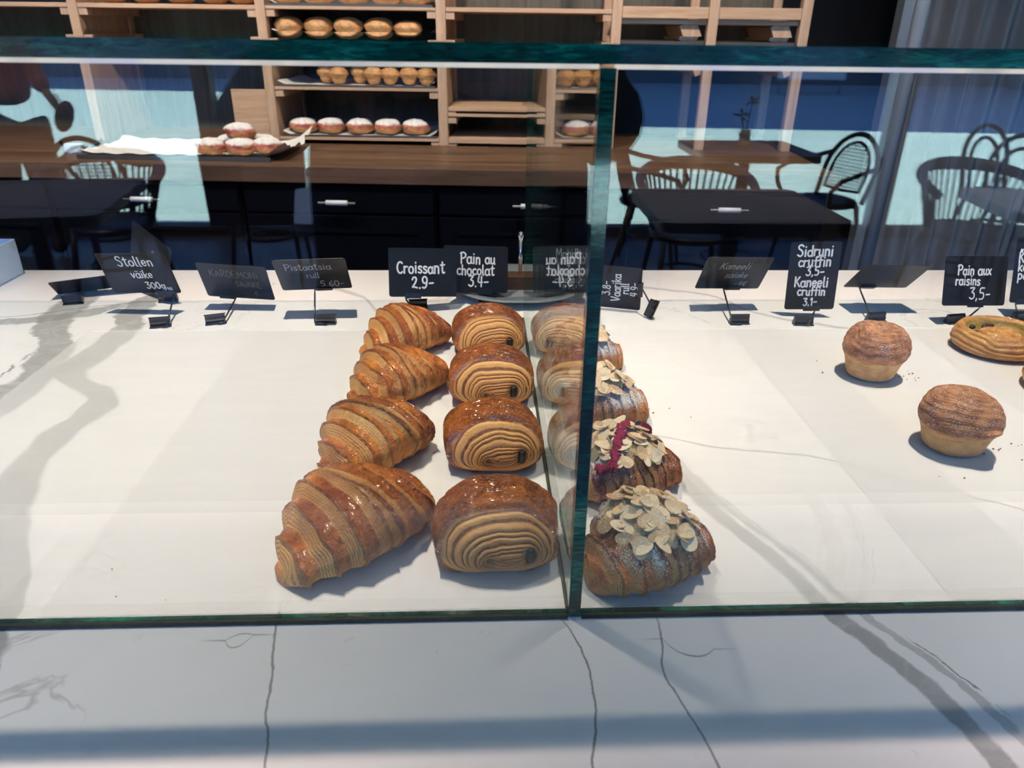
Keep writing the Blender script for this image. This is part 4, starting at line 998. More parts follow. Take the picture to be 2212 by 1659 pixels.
# ------------------------------------------------------------------ back cabinet, worktop and bread shelf (turned 4 degrees)
BA = R(-4.0); BO = Vector((0, 2.39, 0))
def bw(x, y, z=0.0): return (BO.x+x*math.cos(BA)-y*math.sin(BA), BO.y+x*math.sin(BA)+y*math.cos(BA), z)
def bthing(name, label, cat, x, y, z, group=None): return thing(name, label, cat, bw(x, y, z), BA, group)
XW0, XW1 = -2.6, 1.12
wk = bthing('wooden_worktop', 'long butcher block wooden worktop on the navy cabinets', 'worktop', 0, 0, 1.0)
MB().box(XW0, 0, 0, XW1, 0.95, 0.05, 0.002).done('worktop_slab', M_butcher, wk)
cabx = [(-2.6, -2.02), (-2.0, -1.40), (-1.39, -0.775), (-0.765, -0.145), (-0.135, 0.465), (0.475, 1.10)]
clab = ['leftmost navy cabinet under the wooden worktop', 'second navy cabinet from the left under the worktop', 'navy cabinet under the tray end of the worktop', 'navy cabinet under the middle of the worktop, white handle showing', 'navy cabinet just left of the divider edge, white handle showing', 'rightmost navy cabinet under the worktop, behind the café table reflection']
for (a, b), lb in zip(cabx, clab):
    c = bthing('drawer_cabinet', lb, 'cabinet', (a+b)/2, 0.03, 0.0, 'navy cabinets under the worktop'); w = b-a
    MB().box(-w/2, 0.0, 0, w/2, 0.75, 0.999).done('cabinet_body', M_navy, c)
    d = MB().box(-w/2+0.006, -0.018, 0.905, w/2-0.006, 0.0, 0.985, 0.002).done('drawer', M_navy, c)
    h = MB().cyl((-0.06, -0.045, 0.942), (0.06, -0.045, 0.942), 0.0035, seg=10).cyl((-0.052, -0.045, 0.942), (-0.052, -0.018, 0.942), 0.004, seg=8).cyl((0.052, -0.045, 0.942), (0.052, -0.018, 0.942), 0.004, seg=8).done('handle', M_steel, d)
    MB().cyl((-0.034, -0.045, 0.942), (0.034, -0.045, 0.942), 0.0085, seg=12).done('handle_grip', M_porc, d, True)
    dd = MB().box(-w/2+0.006, -0.018, 0.09, w/2-0.006, 0.0, 0.895, 0.002)
    o = dd.done('door', M_navy, c)
    fr = MB()
    for q in ((-w/2+0.05, 0.14, w/2-0.05, 0.15), (-w/2+0.05, 0.84, w/2-0.05, 0.85), (-w/2+0.05, 0.14, -w/2+0.06, 0.85), (w/2-0.06, 0.14, w/2-0.05, 0.85)):
        fr.box(q[0], -0.022, q[1], q[2], -0.018, q[3])
    fr.done('door_moulding', M_navy, o)
# shelf unit
SF = 0.50
sh = bthing('bread_shelf', 'tall pine bread shelf with open bays standing on the worktop', 'shelf', 0, SF, 1.0505)
ups = [-2.15, -1.465, -0.800, -0.168, 0.445, 0.778, 1.095]
for x in ups:
    MB().box(x-0.017, 0, 0, x+0.017, 0.035, 1.4, 0.002).done('upright', M_upright, sh)
    MB().box(x-0.017, 0.36, 0, x+0.017, 0.395, 1.4, 0.002).done('upright', M_upright, sh)
for x in ups[1:4]: MB().box(x-0.010, 0.036, 0.0, x+0.010, 0.36, 1.4).done('side_board', M_upright, sh)
MB().box(0.210, 0, 0, 0.244, 0.035, 0.285, 0.002).done('upright', M_upright, sh)
MB().box(0.19, 0, 0.2700, 0.445, 0.38, 0.286).done('side_board', M_shelf, sh)
MB().box(-2.16, 0.396, 0, 0.445, 0.405, 1.4).done('back_board', M_backboard, sh)
MB().box(0.445, 0.396, 0.30, 1.10, 0.405, 1.4).done('back_board', M_backboard, sh)
MB().box(-0.955, 0.03, 0, -0.82, 0.045, 0.185, 0.002).done('pine_panel', M_shelf, sh)
def board(x0, x1, z, th=0.014, lip=0.0):
    MB().box(x0+0.018, 0.002, z-th-1.0505, x1-0.018, 0.385, z-1.0505, 0.001).done('shelf_board', M_shelf, sh)
    for xx in (x0+0.018, x1-0.018-0.03):
        MB().box(xx, 0.006, max(z-th-0.024, 1.0512)-1.0505, xx+0.03, 0.386, z-th-1.0505).done('batten', M_upright, sh)
for z in (1.513, 1.80): board(-2.15, -1.465, z); board(-1.465, -0.80, z)
for z in (1.075, 1.249, 1.418, 1.512): board(-0.80, -0.168, z, 0.010)
board(-0.168, 0.445, 1.514, 0.014); board(-0.168, 0.227, 1.186, 0.012); board(-0.168, 0.227, 1.165, 0.010); board(-0.168, 0.227, 1.079, 0.018)
board(0.227, 0.445, 1.256, 0.014); board(0.227, 0.445, 1.166, 0.016); board(0.227, 0.445, 1.083, 0.018)
for x0, x1 in ((0.445, 0.778), (0.778, 1.095)):
    MB().box(x0+0.018, 0.0, 1.488-1.0505, x1-0.018, 0.02, 1.524-1.0505, 0.002).done('shelf_rail', M_shelf, sh)
    MB().box(x0+0.018, 0.02, 1.470-1.0505, x1-0.018, 0.385, 1.486-1.0505, 0.001).done('shelf_board', M_shelf, sh)
    m = Matrix.Translation((x1-0.045, 0.03, 1.395-1.0505)) @ Matrix.Rotation(R(-24), 4, 'Y')
    MB().box(-0.03, 0, -0.09, 0.03, 0.34, 0.09, 0.002, m).done('side_board', M_upright, sh)
# trays, liners and breads on the shelf
def tray(x0, x1, y0, y1, z, label):
    t_ = bthing('baking_tray', label, 'tray', (x0+x1)/2, (y0+y1)/2, z, 'trays on the bread shelf'); w, d = (x1-x0)/2, (y1-y0)/2
    MB().box(-w, -d, 0, w, d, 0.0025).box(-w, -d, 0.002, w, -d+0.004, 0.008).box(-w, d-0.004, 0.002, w, d, 0.02).done('tray_body', M_tray, t_)
    nx, ny = 30, 12; P = np.zeros((nx, ny, 3))
    for i in range(nx):
        for j in range(ny):
            x = -w+0.004+(2*w-0.008)*i/(nx-1); y = -d+0.004+(2*d-0.01)*j/(ny-1); e = min(i, nx-1-i)
            P[i, j] = (x, y, 0.0038+0.0015*math.sin(i*1.7+j)+(0.016*(1-e/1.5) if e < 1.5 else 0))
    grid_obj('parchment_liner', P, None, M_parch, t_, wrap=False)
ORD = ['leftmost', 'second', 'third', 'fourth', 'fifth', 'sixth', 'seventh', 'eighth']
def bun(name, label, cat, x, y, z, rx, ry, h, seed, kind, group):
    root = bthing(name, label, cat, x, y, z, group)
    nu, nv = 40, 48; b = np.linspace(0, 1, nu); v = np.linspace(0, 2*PI, nv, endpoint=False); B, V = np.meshgrid(b, v, indexing='ij')
    th = B*PI; rr = np.sin(th)**(0.8 if kind != 'tall' else 0.7); zz = (1-np.cos(th))/2
    zz = zz if kind != 'low' else zz**1.2
    n = fbm(arr3(np.cos(V)*1.5, np.sin(V)*1.5, B*4), seed, 3)-0.5
    sw = {'swirl': 0.018*np.cos(V*1+th*9), 'tall': 0.05*np.cos(th*14+V+4*n), 'low': 0.10*np.cos(V*3+th*4+5*n), 'loaf': 0.03*np.cos(th*6)}[kind]
    if kind == 'tall': rr = rr*(0.80+0.28*sst(0.35, 0.6, zz))
    k = 1+(0.5 if name == 'sugared_croissant' else 0.25)*n+sw*0.6
    P = arr3(rx*rr*np.cos(V)*k, ry*rr*np.sin(V)*k, np.maximum(h*zz*(1+0.1*n+sw*0.3), 0))
    g = fbm(P*90, seed+1, 3)
    c = mixc((0.36, 0.14, 0.045), (0.62, 0.34, 0.13), np.clip(0.5+3*sw+(g-0.5)*1.6, 0, 1))
    if kind == 'low': c = mixc(c, (0.34, 0.02, 0.045), np.clip(sst(0.40, 0.50, g)*0.95*sst(0.2, 0.5, zz), 0, 1))
    if kind == 'swirl':
        f = (V > PI)*np.exp(-((zz-0.5)/0.18)**2)*np.exp(-((np.cos(V))/0.45)**2)
        c = mixc(c, (0.66, 0.42, 0.18), f*0.7); c = mixc(c, (0.10, 0.04, 0.02), f*(np.cos(V*9+th*3) > 0.82))
    o = grid_obj('bread_body', P, np.concatenate([c, np.full(c.shape[:-1]+(1,), 0.3)], -1), M_bunsug if kind == 'low' else M_bun, root)
    if kind == 'low':
        at = o.data.attributes.new('Sug', 'FLOAT', 'POINT'); at.data.foreach_set('value', sst(0.45, 0.8, zz).ravel().astype(np.float32))
    return root
tray(-0.775, -0.195, SF+0.006, SF+0.38, 1.4185, 'tray of golden raisin buns, second shelf down of the middle bay')
tray(-0.775, -0.195, SF+0.006, SF+0.38, 1.5125, 'tray of rolls on the top visible shelf of the middle bay')
tray(-0.775, -0.195, SF+0.006, SF+0.38, 1.2495, 'paper lined tray of tall brioches in the middle bay')
tray(-0.775, -0.195, SF+0.006, SF+0.38, 1.0755, 'paper lined tray of sugared buns, lowest shelf of the middle bay')
for i, x in enumerate((-0.728, -0.618, -0.510, -0.400, -0.295)):
    lab = '%s golden raisin bun on the second shelf of the middle bay' % ORD[i] if i < 4 else 'shiny flatter bun at the right end of the second shelf'
    bun('raisin_bun', lab, 'bread', x, SF+0.075, 1.4235, 0.052, 0.052, 0.056 if i < 4 else 0.047, 200+i, 'swirl', 'buns on the second shelf')
for i, x in enumerate((-0.725, -0.61, -0.485, -0.365, -0.262)):
    bun('round_roll', '%s round roll on the top visible shelf of the middle bay' % ORD[i], 'bread', x, SF+0.075, 1.5175, 0.056, 0.052, 0.060, 220+i, 'loaf' if i < 3 else 'swirl', 'rolls on the top shelf')
for i, (x, y, hh) in enumerate(((-0.615, 0.12, 0.064), (-0.560, 0.075, 0.058), (-0.49, 0.12, 0.066), (-0.43, 0.075, 0.060), (-0.370, 0.08, 0.058), (-0.300, 0.085, 0.060), (-0.235, 0.08, 0.058))):
    bun('tall_brioche', '%s tall brioche from the left on the third shelf, middle bay' % ORD[i], 'bread', x, SF+y, 1.2555, 0.034, 0.034, hh, 240+i, 'tall', 'brioches on the third shelf')
for i, x in enumerate((-0.710, -0.605, -0.495, -0.388, -0.282)):
    bun('sugared_bun', '%s sugar dusted red bun on the lowest shelf of the middle bay' % ORD[i], 'bread', x, SF+0.08, 1.0805, 0.052, 0.050, 0.054, 260+i, 'low', 'sugared buns on the lowest shelf')
for i, x in enumerate((0.290, 0.362)):
    bun('tall_brioche', ('left' if i == 0 else 'right')+' tall brioche in the narrow bay beside the divider edge', 'bread', x, SF+0.08, 1.2568, 0.034, 0.035, 0.062, 280+i, 'tall', 'brioches in the narrow bay')
for i, x in enumerate((0.305, 0.400)):
    bun('sugared_bun', ('left' if i == 0 else 'right')+' red sugared bun on the bottom shelf of the narrow bay', 'bread', x, SF+0.08, 1.0835, 0.046, 0.044, 0.036, 290+i, 'low', 'sugared buns in the narrow bay')
for i, x in enumerate((-1.36, -1.235, -1.11, -0.985, -0.885)):
    bun('round_loaf', '%s dark round loaf on the top left shelf bay' % ORD[i], 'bread', x, SF+0.09, 1.5135, 0.054, 0.056, 0.075, 300+i, 'loaf', 'loaves on the top left shelf')
# tray of pastries standing on the worktop at the left
tt = bthing('serving_tray', 'dark tray lined with crumpled parchment on the worktop at the left', 'tray', -0.98, 0.23, 1.0505)
MB().box(-0.33, -0.16, 0, 0.30, 0.17, 0.004).box(-0.33, -0.164, 0, 0.30, -0.156, 0.014).done('tray_body', M_tray, tt)
nx, ny = 60, 36; P = np.zeros((nx, ny, 3))
for i in range(nx):
    for j in range(ny):
        x = -0.35+0.70*i/(nx-1); y = -0.15+0.33*j/(ny-1)
        ex_ = max(0, abs(x)-0.26)/0.09*(0.35 if x < 0 else 1.0); ey_ = max(0, abs(y-0.01)-0.13)/0.03
        P[i, j] = (x, y, 0.0058+0.045*ex_**1.3*(0.5+0.9*_hash(i//9, j//6, 1, 5))+0.012*ey_+0.002*math.sin(i*0.9+j*0.7))
grid_obj('parchment_liner', P, None, M_parch, tt, wrap=False)
pn = ['leftmost', 'second', 'third', 'back left', 'back right', 'topmost']
for i, (x, y, z) in enumerate(((-0.90, 0.15, 1.060), (-0.80, 0.15, 1.060), (-0.715, 0.17, 1.062), (-0.87, 0.25, 1.060), (-0.77, 0.26, 1.060), (-0.815, 0.20, 1.103))):
    bun('sugared_croissant', '%s red streaked sugared pastry heaped on the parchment tray' % pn[i], 'pastry', x, y, z, 0.050, 0.042, 0.052, 320+i, 'low', 'pastries heaped on the parchment tray')
nt = bthing('dark_tongs', 'dark curved tongs with a pale blue clip on the worktop at the far left', 'tongs', -1.395, 0.22, 1.0505)
MB().tube([(-0.085, 0.05, 0.035), (-0.07, 0.03, 0.022), (-0.04, 0.01, 0.012), (-0.005, 0.0, 0.008), (0.03, 0.01, 0.012), (0.06, 0.03, 0.026), (0.068, 0.045, 0.036)], 0.006, 8).done('tong_arm', M_black, nt, True)
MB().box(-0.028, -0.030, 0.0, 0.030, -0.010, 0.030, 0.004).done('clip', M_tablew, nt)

# beyond the shelf at the right: pipe and curtain
pp = thing('vertical_pipe', 'thick light grey vertical pipe right of the bread shelf', 'pipe', (1.79, 3.3, 0))
MB().cyl((0, 0, 0), (0, 0, 4.9), 0.030, seg=24).done('pipe', plain('light_grey_paint', (0.45, 0.47, 0.50), 0.4), pp, True)
MB().box(-0.075, 0.0, 0, -0.032, 0.06, 4.9).done('bracket_post', M_alu, pp)
cu = thing('curtain', 'sheer grey curtain hanging in soft folds at the right behind the counter', 'curtain', (2.95, 3.62, 0.02))
nx, ny = 320, 14; P = np.zeros((nx, ny, 3))
for i in range(nx):
    x = -1.02+2.0*i/(nx-1)
    for j in range(ny):
        zz = 3.05*j/(ny-1); P[i, j] = (x+0.02*math.sin(zz*1.3+x*5), 0.045*math.sin(x*46+0.5*math.sin(x*9))+0.02*math.sin(x*101+zz), zz)
grid_obj('curtain_fabric', P, None, M_curt, cu, wrap=False)
MB().cyl((-1.05, 0, 3.06), (1.05, 0, 3.06), 0.012).done('curtain_rail', M_steel, cu)

# ------------------------------------------------------------------ café behind the camera, seen in the glass
def round_sq(w, d, r): return rrect(w, d, r, 5)
def table(label, x, y, rz, w, d, mat, z=0.75):
    t_ = thing('cafe_table', label, 'table', (x, y, 0), rz, 'café tables, added as fill')
    MB().prism(round_sq(w, d, 0.05), z-0.045, z).done('tabletop', mat, t_)
    MB().cyl((0, 0, 0.02), (0, 0, z-0.045), 0.038, seg=20).done('pedestal', M_chair, t_)
    MB().lathe([(0, 0.035), (0.06, 0.032), (0.20, 0.015), (0.215, 0.008), (0.215, 0.0), (0, 0.0)], 32).done('base', M_chair, t_, True)
    return t_
MY = 0.864
table('dark square café table reflected in the glass right of the divider, nearest', 1.135, MY-3.32, R(0), 0.80, 0.72, M_table)
table('café table with a plant, reflected by the window at the right', 1.78, MY-5.10, R(0), 0.76, 0.74, M_chairb)
table('dark café table reflected at the far left', -2.00, MY-3.42, R(-9), 0.80, 0.86, M_table)
table('café table reflected at the right edge, window glare painted pale on its top', 2.80, MY-3.40, R(8), 0.84, 0.60, M_tablew)
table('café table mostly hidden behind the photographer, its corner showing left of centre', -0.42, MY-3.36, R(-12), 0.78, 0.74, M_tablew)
def chair(label, x, y, rz, style, mat):
    """faces +y of its own frame; back at -y"""
    c = thing('cafe_chair', label, 'chair', (x, y, 0), rz, 'bentwood café chairs')
    MB().lathe([(0, 0.475), (0.17, 0.475), (0.205, 0.465), (0.215, 0.45), (0.205, 0.435), (0, 0.435)], 32).done('seat', mat, c, True)
    for sx in (-1, 1):
        MB().tube([(sx*0.165, 0.13, 0.44), (sx*0.185, 0.16, 0.2), (sx*0.20, 0.19, 0.0)], [0.016, 0.015, 0.011], 8).done('leg', mat, c, True)
        MB().tube([(sx*0.17, -0.12, 0.44), (sx*0.195, -0.17, 0.2), (sx*0.21, -0.22, 0.0)], [0.016, 0.015, 0.011], 8).done('leg', mat, c, True)
    MB().tube([(0.15*math.cos(2*PI*k/20), 0.15*math.sin(2*PI*k/20), 0.24) for k in range(20)], 0.009, 6, True).done('leg_ring', mat, c, True)
    if style == 'spindle':
        # barrel chair: curved top rail on close spindles
        pts = [(0.30*math.sin(R(a)), 0.05-0.30*math.cos(R(a)), 0.79-0.11*(abs(a)/115)**2.2) for a in range(-115, 116, 10)]
        rr_ = [0.020+0.018*(1-abs(a)/115) for a in range(-115, 116, 10)]
        MB().tube(pts, rr_, 10).done('top_rail', mat, c, True)
        MB().tube([(0.21*math.sin(R(a)), 0.02-0.21*math.cos(R(a)), 0.47) for a in range(-115, 116, 10)], 0.014, 8).done('lower_rail', mat, c, True)
        for a in range(-104, 105, 8):
            MB().tube([(0.205*math.sin(R(a)), 0.02-0.205*math.cos(R(a)), 0.46), (0.295*math.sin(R(a)), 0.05-0.295*math.cos(R(a)), 0.775-0.11*(abs(a)/115)**2.2)], 0.0065, 6).done('spindle', mat, c, True)
    elif style == 'cane':
        arch = [(0.20*math.cos(R(a)), -0.19-0.06*math.sin(R(a)), 0.62+0.24*math.sin(R(a))) for a in range(0, 181, 12)]
        pts = [(0.19, -0.14, 0.45)]+arch+[(-0.19, -0.14, 0.45)]
        MB().tube(pts, 0.016, 8).done('back_frame', mat, c, True)
        inner = [(0.145*math.cos(R(a)), -0.185-0.05*math.sin(R(a)), 0.62+0.19*math.sin(R(a))) for a in range(0, 181, 12)]
        MB().tube([(0.145, -0.15, 0.52)]+inner+[(-0.145, -0.15, 0.52), (0, -0.155, 0.51)], 0.010, 8, True).done('inner_frame', mat, c, True)
        cn_ = MB()
        for k in range(-6, 7):
            x_ = k*0.021; zt = 0.62+0.19*math.sqrt(max(0, 1-(x_/0.145)**2)); yt = -0.185-0.05*(zt-0.62)/0.19
            cn_.tube([(x_, -0.152, 0.52), (x_, yt, zt)], 0.0026, 4)
        for k in range(13):
            z_ = 0.535+k*0.021; hw = 0.145*math.sqrt(max(0, 1-(max(0, z_-0.62)/0.19)**2)); y_ = -0.155-0.03*max(0, (z_-0.52)/0.1)
            if hw > 0.01: cn_.tube([(-hw, max(y_, -0.235), z_), (hw, max(y_, -0.235), z_)], 0.0026, 4)
        cn_.done('cane_panel', mat, c)
        for sx in (-1, 1):
            MB().tube([(sx*0.195, -0.235, 0.73), (sx*0.27, -0.12, 0.69), (sx*0.285, 0.05, 0.665), (sx*0.265, 0.17, 0.63), (sx*0.225, 0.20, 0.56), (sx*0.20, 0.16, 0.47)], 0.015, 8).done('arm', mat, c, True)
    elif style == 'solid':
        for y0, y1 in ((-0.24, -0.20),):
            MB().prism([(-0.29, 0.36), (0.29, 0.36), (0.30, 0.78), (0.26, 0.88), (0.14, 0.92), (-0.14, 0.92), (-0.26, 0.88), (-0.30, 0.78)], y0, y1, Matrix(((1, 0, 0, 0), (0, 0, 1, 0), (0, 1, 0, 0), (0, 0, 0, 1)))).done('backrest', mat, c)
        for sx in (-1, 1): MB().box(sx*0.27-0.025, -0.22, 0.40, sx*0.27+0.025, 0.18, 0.64, 0.012).done('arm', mat, c)
    else:
        MB().tube([(0.19, -0.15, 0.45)]+[(0.20*math.cos(R(a)), -0.20-0.05*math.sin(R(a)), 0.66+0.22*math.sin(R(a))) for a in range(0, 181, 12)]+[(-0.19, -0.15, 0.45)], 0.016, 8).done('back_frame', mat, c, True)
        MB().tube([(0.12, -0.16, 0.46)]+[(0.125*math.cos(R(a)), -0.205-0.04*math.sin(R(a)), 0.64+0.16*math.sin(R(a))) for a in range(0, 181, 15)]+[(-0.12, -0.16, 0.46)], 0.013, 8).done('back_loop', mat, c, True)
    return c
chair('barrel chair with spindle back behind the nearest reflected café table', 1.14, MY-3.98, R(0), 'spindle', M_chair)
chair('cane backed armchair left of the plant table in the reflection', 1.12, MY-4.85, R(-72), 'cane', M_chairb)
chair('cane backed armchair right of the plant table, dark against the bright paving', 2.25, MY-4.85, R(66), 'cane', M_chair)
chair('barrel chair with spindle back reflected at the left', -2.00, MY-4.14, R(-5), 'spindle', M_chair)
chair('rounded cane chair reflected at the far left beside the person in red', -2.30, MY-4.75, R(175), 'cane', M_chair)
chair('barrel chair with spindle back behind the café table at the right edge', 2.70, MY-4.02, R(4), 'spindle', M_chair)
chair('loop backed bentwood chair near the right edge of the photo', 3.42, MY-4.55, R(10), 'loop', M_chair)
chair('loop backed bentwood chair behind the other one at the right edge', 3.62, MY-5.10, R(-15), 'loop', M_chair)
chair('dark solid backed armchair reflected left of the photographer, by the window post', -1.33, MY-4.75, R(178), 'solid', M_chair)
# plant on the further table
vs = thing('potted_plant', 'small spindly plant in a glass vase on the reflected café table', 'plant', (1.80, MY-5.22, 0.7505))
MB().lathe([(0, 0), (0.035, 0), (0.04, 0.01), (0.036, 0.09), (0.038, 0.10), (0.034, 0.10), (0.032, 0.012), (0, 0.012)], 20).done('vase', M_porc, vs, True)
MB().tube([(0, 0, 0.01), (0.01, 0, 0.15), (0.02, 0, 0.28)], 0.004, 6).tube([(0, 0, 0.01), (-0.02, 0, 0.12), (-0.04, 0, 0.2)], 0.004, 6).tube([(0, 0, 0.01), (-0.06, 0, 0.10)], 0.003, 6).done('stem', M_leaf, vs)
rnd = random.Random(12)
lm = bpy.data.meshes.new('leaf'); lm.from_pydata([(0, 0, 0), (0.012, 0.03, 0.004), (0, 0.075, -0.004), (-0.012, 0.03, 0.004), (0, 0.03, -0.002)], [], [(0, 1, 4), (1, 2, 4), (2, 3, 4), (3, 0, 4)]); lm.materials.append(M_leaf)
for (bx0, bz) in ((0.02, 0.28), (-0.04, 0.2)):
    for k in range(9):
        l = bpy.data.objects.new('leaf', lm); link(l, vs); l.location = (bx0, 0, bz-0.02*rnd.random()); l.rotation_euler = (rnd.uniform(-0.9, 0.9), rnd.uniform(-0.6, 0.6), rnd.random()*2*PI)
# street banner
bn = thing('street_banner', 'low pale banner board on thin legs standing in the shaded street', 'banner', (8.6, MY-20.5, 0))
MB().box(-0.9, -0.03, 0.35, 0.9, 0.03, 1.2).done('board', M_alu, bn)
MB().box(-0.9, 0.03, 0.35, 0.9, 0.045, 0.62).done('lower_board', M_porc, bn)
for sx in (-0.8, 0.8): MB().box(sx-0.02, -0.02, -0.02, sx+0.02, 0.02, 0.35).done('leg', M_alu, bn)

# ------------------------------------------------------------------ people reflected in the glass
def skin_body(name, verts, edges, rad, mat, parent, root=0, sub=2):
    me = bpy.data.meshes.new(name); me.from_pydata(verts, edges, []); me.materials.append(mat)
    o = link(bpy.data.objects.new(name, me), parent)
    sk = o.modifiers.new('skin', 'SKIN'); sk.use_smooth_shade = True
    if not me.skin_vertices: me.skin_vertices.new() if hasattr(me.skin_vertices, 'new') else None
    for i, r in enumerate(rad):
        sv = me.skin_vertices[0].data[i]; sv.radius = (r, r) if not hasattr(r, '__len__') else r
        sv.use_root = (i == root)
    ss = o.modifiers.new('sub', 'SUBSURF'); ss.levels = sub; ss.render_levels = sub
    return o
def hand_into(vs_, es_, rs_, wrist_i, wrist, dirv, side, curl=0.5, size=1.0):
    """adds palm, four fingers and a thumb as chains rooted in the palm"""
    d = Vector(dirv).normalized(); sd = Vector(side); sd = (sd-d*sd.dot(d)).normalized(); dn = d.cross(sd)
    def add(p, r, par): vs_.append(tuple(p)); rs_.append(r); es_.append((par, len(vs_)-1)); return len(vs_)-1
    w = Vector(wrist)
    palm = add(w+d*0.045*size, (0.032*size, 0.018*size), wrist_i)
    for k, (off, ln) in enumerate(((-0.030, 0.060), (-0.010, 0.072), (0.010, 0.068), (0.029, 0.052))):
        p = w+d*0.085*size+sd*off*size; i = add(p, 0.0105*size, palm); dd = d.copy()
        for s_ in range(3):
            dd = (dd+dn*curl*0.5).normalized(); p = p+dd*ln/2.6*size; i = add(p, (0.0095-0.001*s_)*size, i)
    p = w+d*0.03*size-sd*0.035*size; i = add(p, 0.012*size, palm); dd = (d*0.6-sd*0.8).normalized()
    for s_ in range(2): dd = (dd+d*0.35+dn*curl*0.3).normalized(); p = p+dd*0.028*size; i = add(p, 0.0105*size, i)
# the photographer
ph = thing('person', 'person in a dark coat holding a phone up, reflected in the centre of the glass', 'person', (-0.05, -0.42, 0), 0)
ox, oy = 0.05, 0.42
V = [(0, 0, 0.95), (0, 0, 1.10), (0, 0.0, 1.28), (0, 0, 1.42), (0, 0.0, 1.50)]; E_ = [(0, 1), (1, 2), (2, 3), (3, 4)]; Rr = [(0.27, 0.16), (0.26, 0.15), (0.255, 0.15), (0.19, 0.12), (0.07, 0.07)]
def limb(pts, par, rs):
    for p, r in zip(pts, rs):
        V.append(p); Rr.append(r); E_.append((par, len(V)-1)); par = len(V)-1
    return par
limb([(0.20, 0, 1.41), (0.235, 0.10, 1.31), (0.21, 0.27, 1.36), (0.15, 0.32, 1.385)], 3, [0.085, 0.07, 0.055, 0.042])
limb([(-0.20, 0, 1.41), (-0.29, 0.10, 1.30), (-0.21, 0.27, 1.35), (-0.13, 0.32, 1.385)], 3, [0.085, 0.075, 0.055, 0.042])
for sx in (-1, 1): limb([(sx*0.11, 0, 0.85), (sx*0.13, 0.02, 0.50), (sx*0.13, -0.01, 0.10), (sx*0.14, 0.10, 0.045)], 0, [0.13, 0.085, 0.06, 0.045])
skin_body('body_in_coat', V, E_, Rr, M_coat, ph)
for sx in (-1, 1):
    wr_ = (sx*0.135 if sx > 0 else -0.115, 0.33, 1.39)
    hv = [(wr_[0]*1.08, 0.30, 1.38), wr_]; he = [(0, 1)]; hr = [0.027, 0.026]
    hand_into(hv, he, hr, 1, wr_, (-sx*0.85, 0.45, 0.25), (0, -0.2, 1), 0.45)
    skin_body('hand', hv, he, hr, M_skin, ph, 0, 1)
hd = MB(); bmesh.ops.create_uvsphere(hd.bm, u_segments=32, v_segments=24, radius=1.0)
for v in hd.bm.verts:
    x, y, z = v.co; y2 = y
    if y > 0.6: y2 += 0.18*math.exp(-((z+0.12)/0.22)**2-(x/0.16)**2)
    if y > 0.4: y2 -= 0.10*(math.exp(-((z-0.06)/0.12)**2-((abs(x)-0.38)/0.18)**2)); y2 -= 0.05*math.exp(-((z+0.52)/0.06)**2-(x/0.3)**2)
    k = 1-0.22*max(0, -z)
    v.co = (x*0.076*k, y2*0.094, z*0.115)
hd.bm.transform(Matrix.Translation((0, 0.04, 1.62)))
hd.done('head', M_skin, ph, True)
hh = MB(); bmesh.ops.create_uvsphere(hh.bm, u_segments=32, v_segments=20, radius=1.0)
bmesh.ops.delete(hh.bm, geom=[v for v in hh.bm.verts if v.co.y > 0.45 and v.co.z < 0.55], context='VERTS')
hh.bm.transform(Matrix.Translation((0, 0.028, 1.635)) @ Matrix.Diagonal((0.088, 0.104, 0.122, 1)))
hh.done('hair', M_hair, ph, True)
fo = thing('phone', 'dark phone held up by the photographer in the reflection', 'phone', (-0.045, -0.0075, 1.432), 0)
MB().box(-0.075, -0.004, -0.036, 0.066, 0.004, 0.037, 0.003).done('phone_body', M_black, fo)
MB().box(0.022, 0.004, -0.014, 0.062, 0.0055, 0.034, 0.001).done('camera_module', M_black, fo)
# the person in red by the window
pr = thing('person', 'person in a dusty red top and black trousers, reflected at the far left', 'person', (-3.02, MY-5.2, 0), 0)
V = [(0, 0, 0.95), (0, 0, 1.12), (0, 0, 1.30), (0, 0, 1.42), (0, 0, 1.50)]; E_ = [(0, 1), (1, 2), (2, 3), (3, 4)]; Rr = [(0.19, 0.13), (0.17, 0.12), (0.19, 0.13), (0.15, 0.10), (0.055, 0.055)]
a = limb([(0.18, 0, 1.40), (0.24, 0.04, 1.16), (0.31, 0.10, 1.06)], 3, [0.07, 0.06, 0.048])
b = limb([(-0.18, 0, 1.40), (-0.25, 0.03, 1.14), (-0.22, 0.12, 0.96)], 3, [0.07, 0.06, 0.045])
skin_body('red_top', V, E_, Rr, M_red, pr)
V = [(0, 0, 0.96)]; E_ = []; Rr = [(0.18, 0.13)]
for sx in (-1, 1): limb([(sx*0.11, 0, 0.84), (sx*0.13, 0.01, 0.48), (sx*0.13, -0.01, 0.11), (sx*0.14, 0.10, 0.04)], 0, [0.14, 0.10, 0.07, 0.045])
skin_body('trousers', V, E_, Rr, M_pants, pr)
for (w0, w1, dv) in (((0.30, 0.09, 1.07), (0.36, 0.14, 1.02), (0.5, 0.3, -0.7)), ((-0.225, 0.11, 0.98), (-0.215, 0.13, 0.92), (0.05, 0.1, -1))):
    hv = [w0, w1]; he = [(0, 1)]; hr = [0.03, 0.027]
    hand_into(hv, he, hr, 1, w1, dv, (0.3, 1, 0.2), 0.5)
    skin_body('hand', hv, he, hr, M_skin, pr, 0, 1)
hd = MB(); bmesh.ops.create_uvsphere(hd.bm, u_segments=24, v_segments=18, radius=1.0); hd.bm.transform(Matrix.Translation((0, 0.03, 1.62)) @ Matrix.Diagonal((0.076, 0.094, 0.115, 1)))
hd.done('head', M_skin, pr, True)
hh = MB(); bmesh.ops.create_uvsphere(hh.bm, u_segments=24, v_segments=18, radius=1.0)
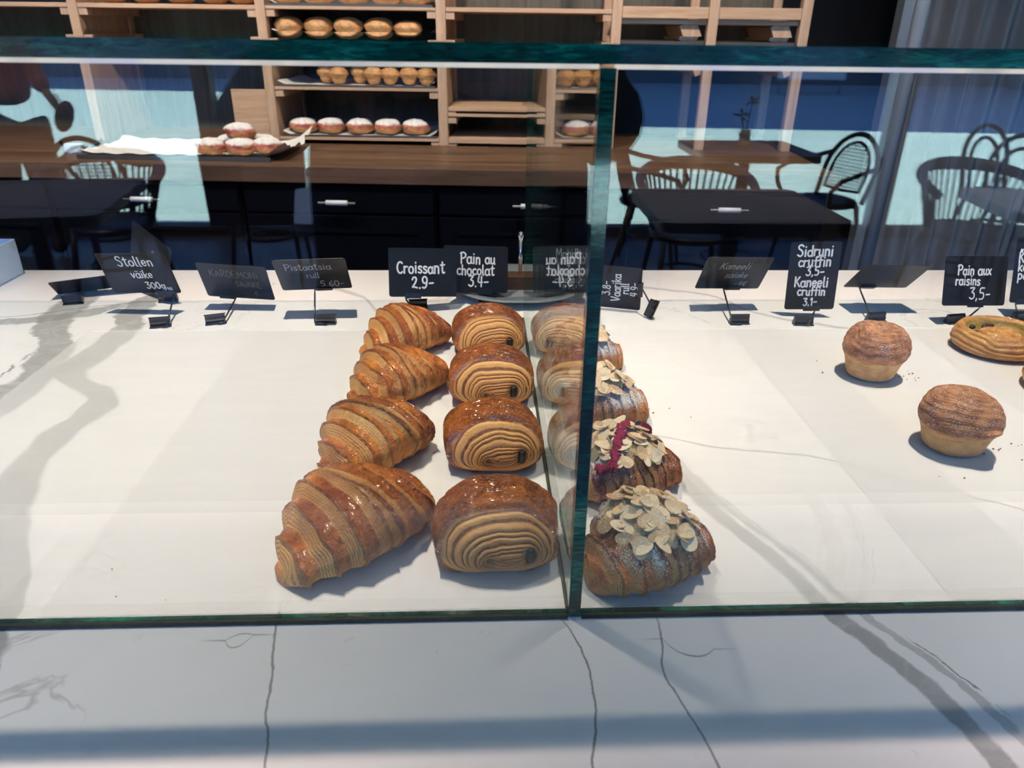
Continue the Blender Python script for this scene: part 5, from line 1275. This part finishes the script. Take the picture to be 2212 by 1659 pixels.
bmesh.ops.delete(hh.bm, geom=[v for v in hh.bm.verts if v.co.y > 0.45 and v.co.z < 0.55], context='VERTS')
hh.bm.transform(Matrix.Translation((0, 0.018, 1.63)) @ Matrix.Diagonal((0.092, 0.108, 0.125, 1))); hh.done('hair', M_hair, pr, True)
bg = thing('brown_pouch', 'soft brown pouch held by the person in red in the reflection', 'bag', (-2.585, MY-5.02, 0.85), 0)
mb = MB(); bmesh.ops.create_uvsphere(mb.bm, u_segments=20, v_segments=14, radius=1.0); mb.bm.transform(Matrix.Translation((0, 0, 0.07)) @ Matrix.Rotation(R(25), 4, 'Y') @ Matrix.Diagonal((0.055, 0.045, 0.10, 1)))
mb.done('pouch_body', M_leather, bg, True)
MB().tube([(-0.03, 0, 0.14), (-0.06, 0, 0.19), (-0.02, 0, 0.20), (0, 0, 0.15)], 0.005, 6).done('strap', M_leather, bg, True)
# ceiling lamps; those over the aisle and café are added for fill light
M_lampglow = NT('lamp_glow'); _e = M_lampglow.new('ShaderNodeEmission'); _e.inputs[0].default_value = (1, 0.88, 0.75, 1); _e.inputs[1].default_value = 12
M_lampglow.l.new(_e.outputs[0], M_lampglow.out.inputs[0]); M_lampglow = M_lampglow.m
for i, (lx, ly) in enumerate([(x, 0.86) for x in LAMPX]+list(AISLE)+list(CAFE)):
    lp = thing('ceiling_spotlight', '%s black ceiling spotlight from the left, over the %s' % ((['first', 'second', 'third', 'fourth'][i], 'glass case') if i < 4 else ((['first', 'second', 'third'][i-4], 'aisle by the shelf, added as fill') if i < 7 else ((['first', 'second', 'third'][i-7], 'café tables, added as fill') if i < 10 else (['first', 'second'][i-10], 'customer side of the counter')))), 'lamp', (lx, ly, 2.97), 0, 'ceiling spotlights')
    MB().lathe([(0.045, 0.0), (0.05, 0.0), (0.05, 0.13), (0.045, 0.13), (0.045, 0.0)], 20).cyl((0, 0, 0.12), (0, 0, 2.03), 0.006).done('lamp_housing', M_black, lp)
    MB().cyl((0, 0, 0.02), (0, 0, 0.03), 0.044, seg=20).done('bulb', M_lampglow, lp)
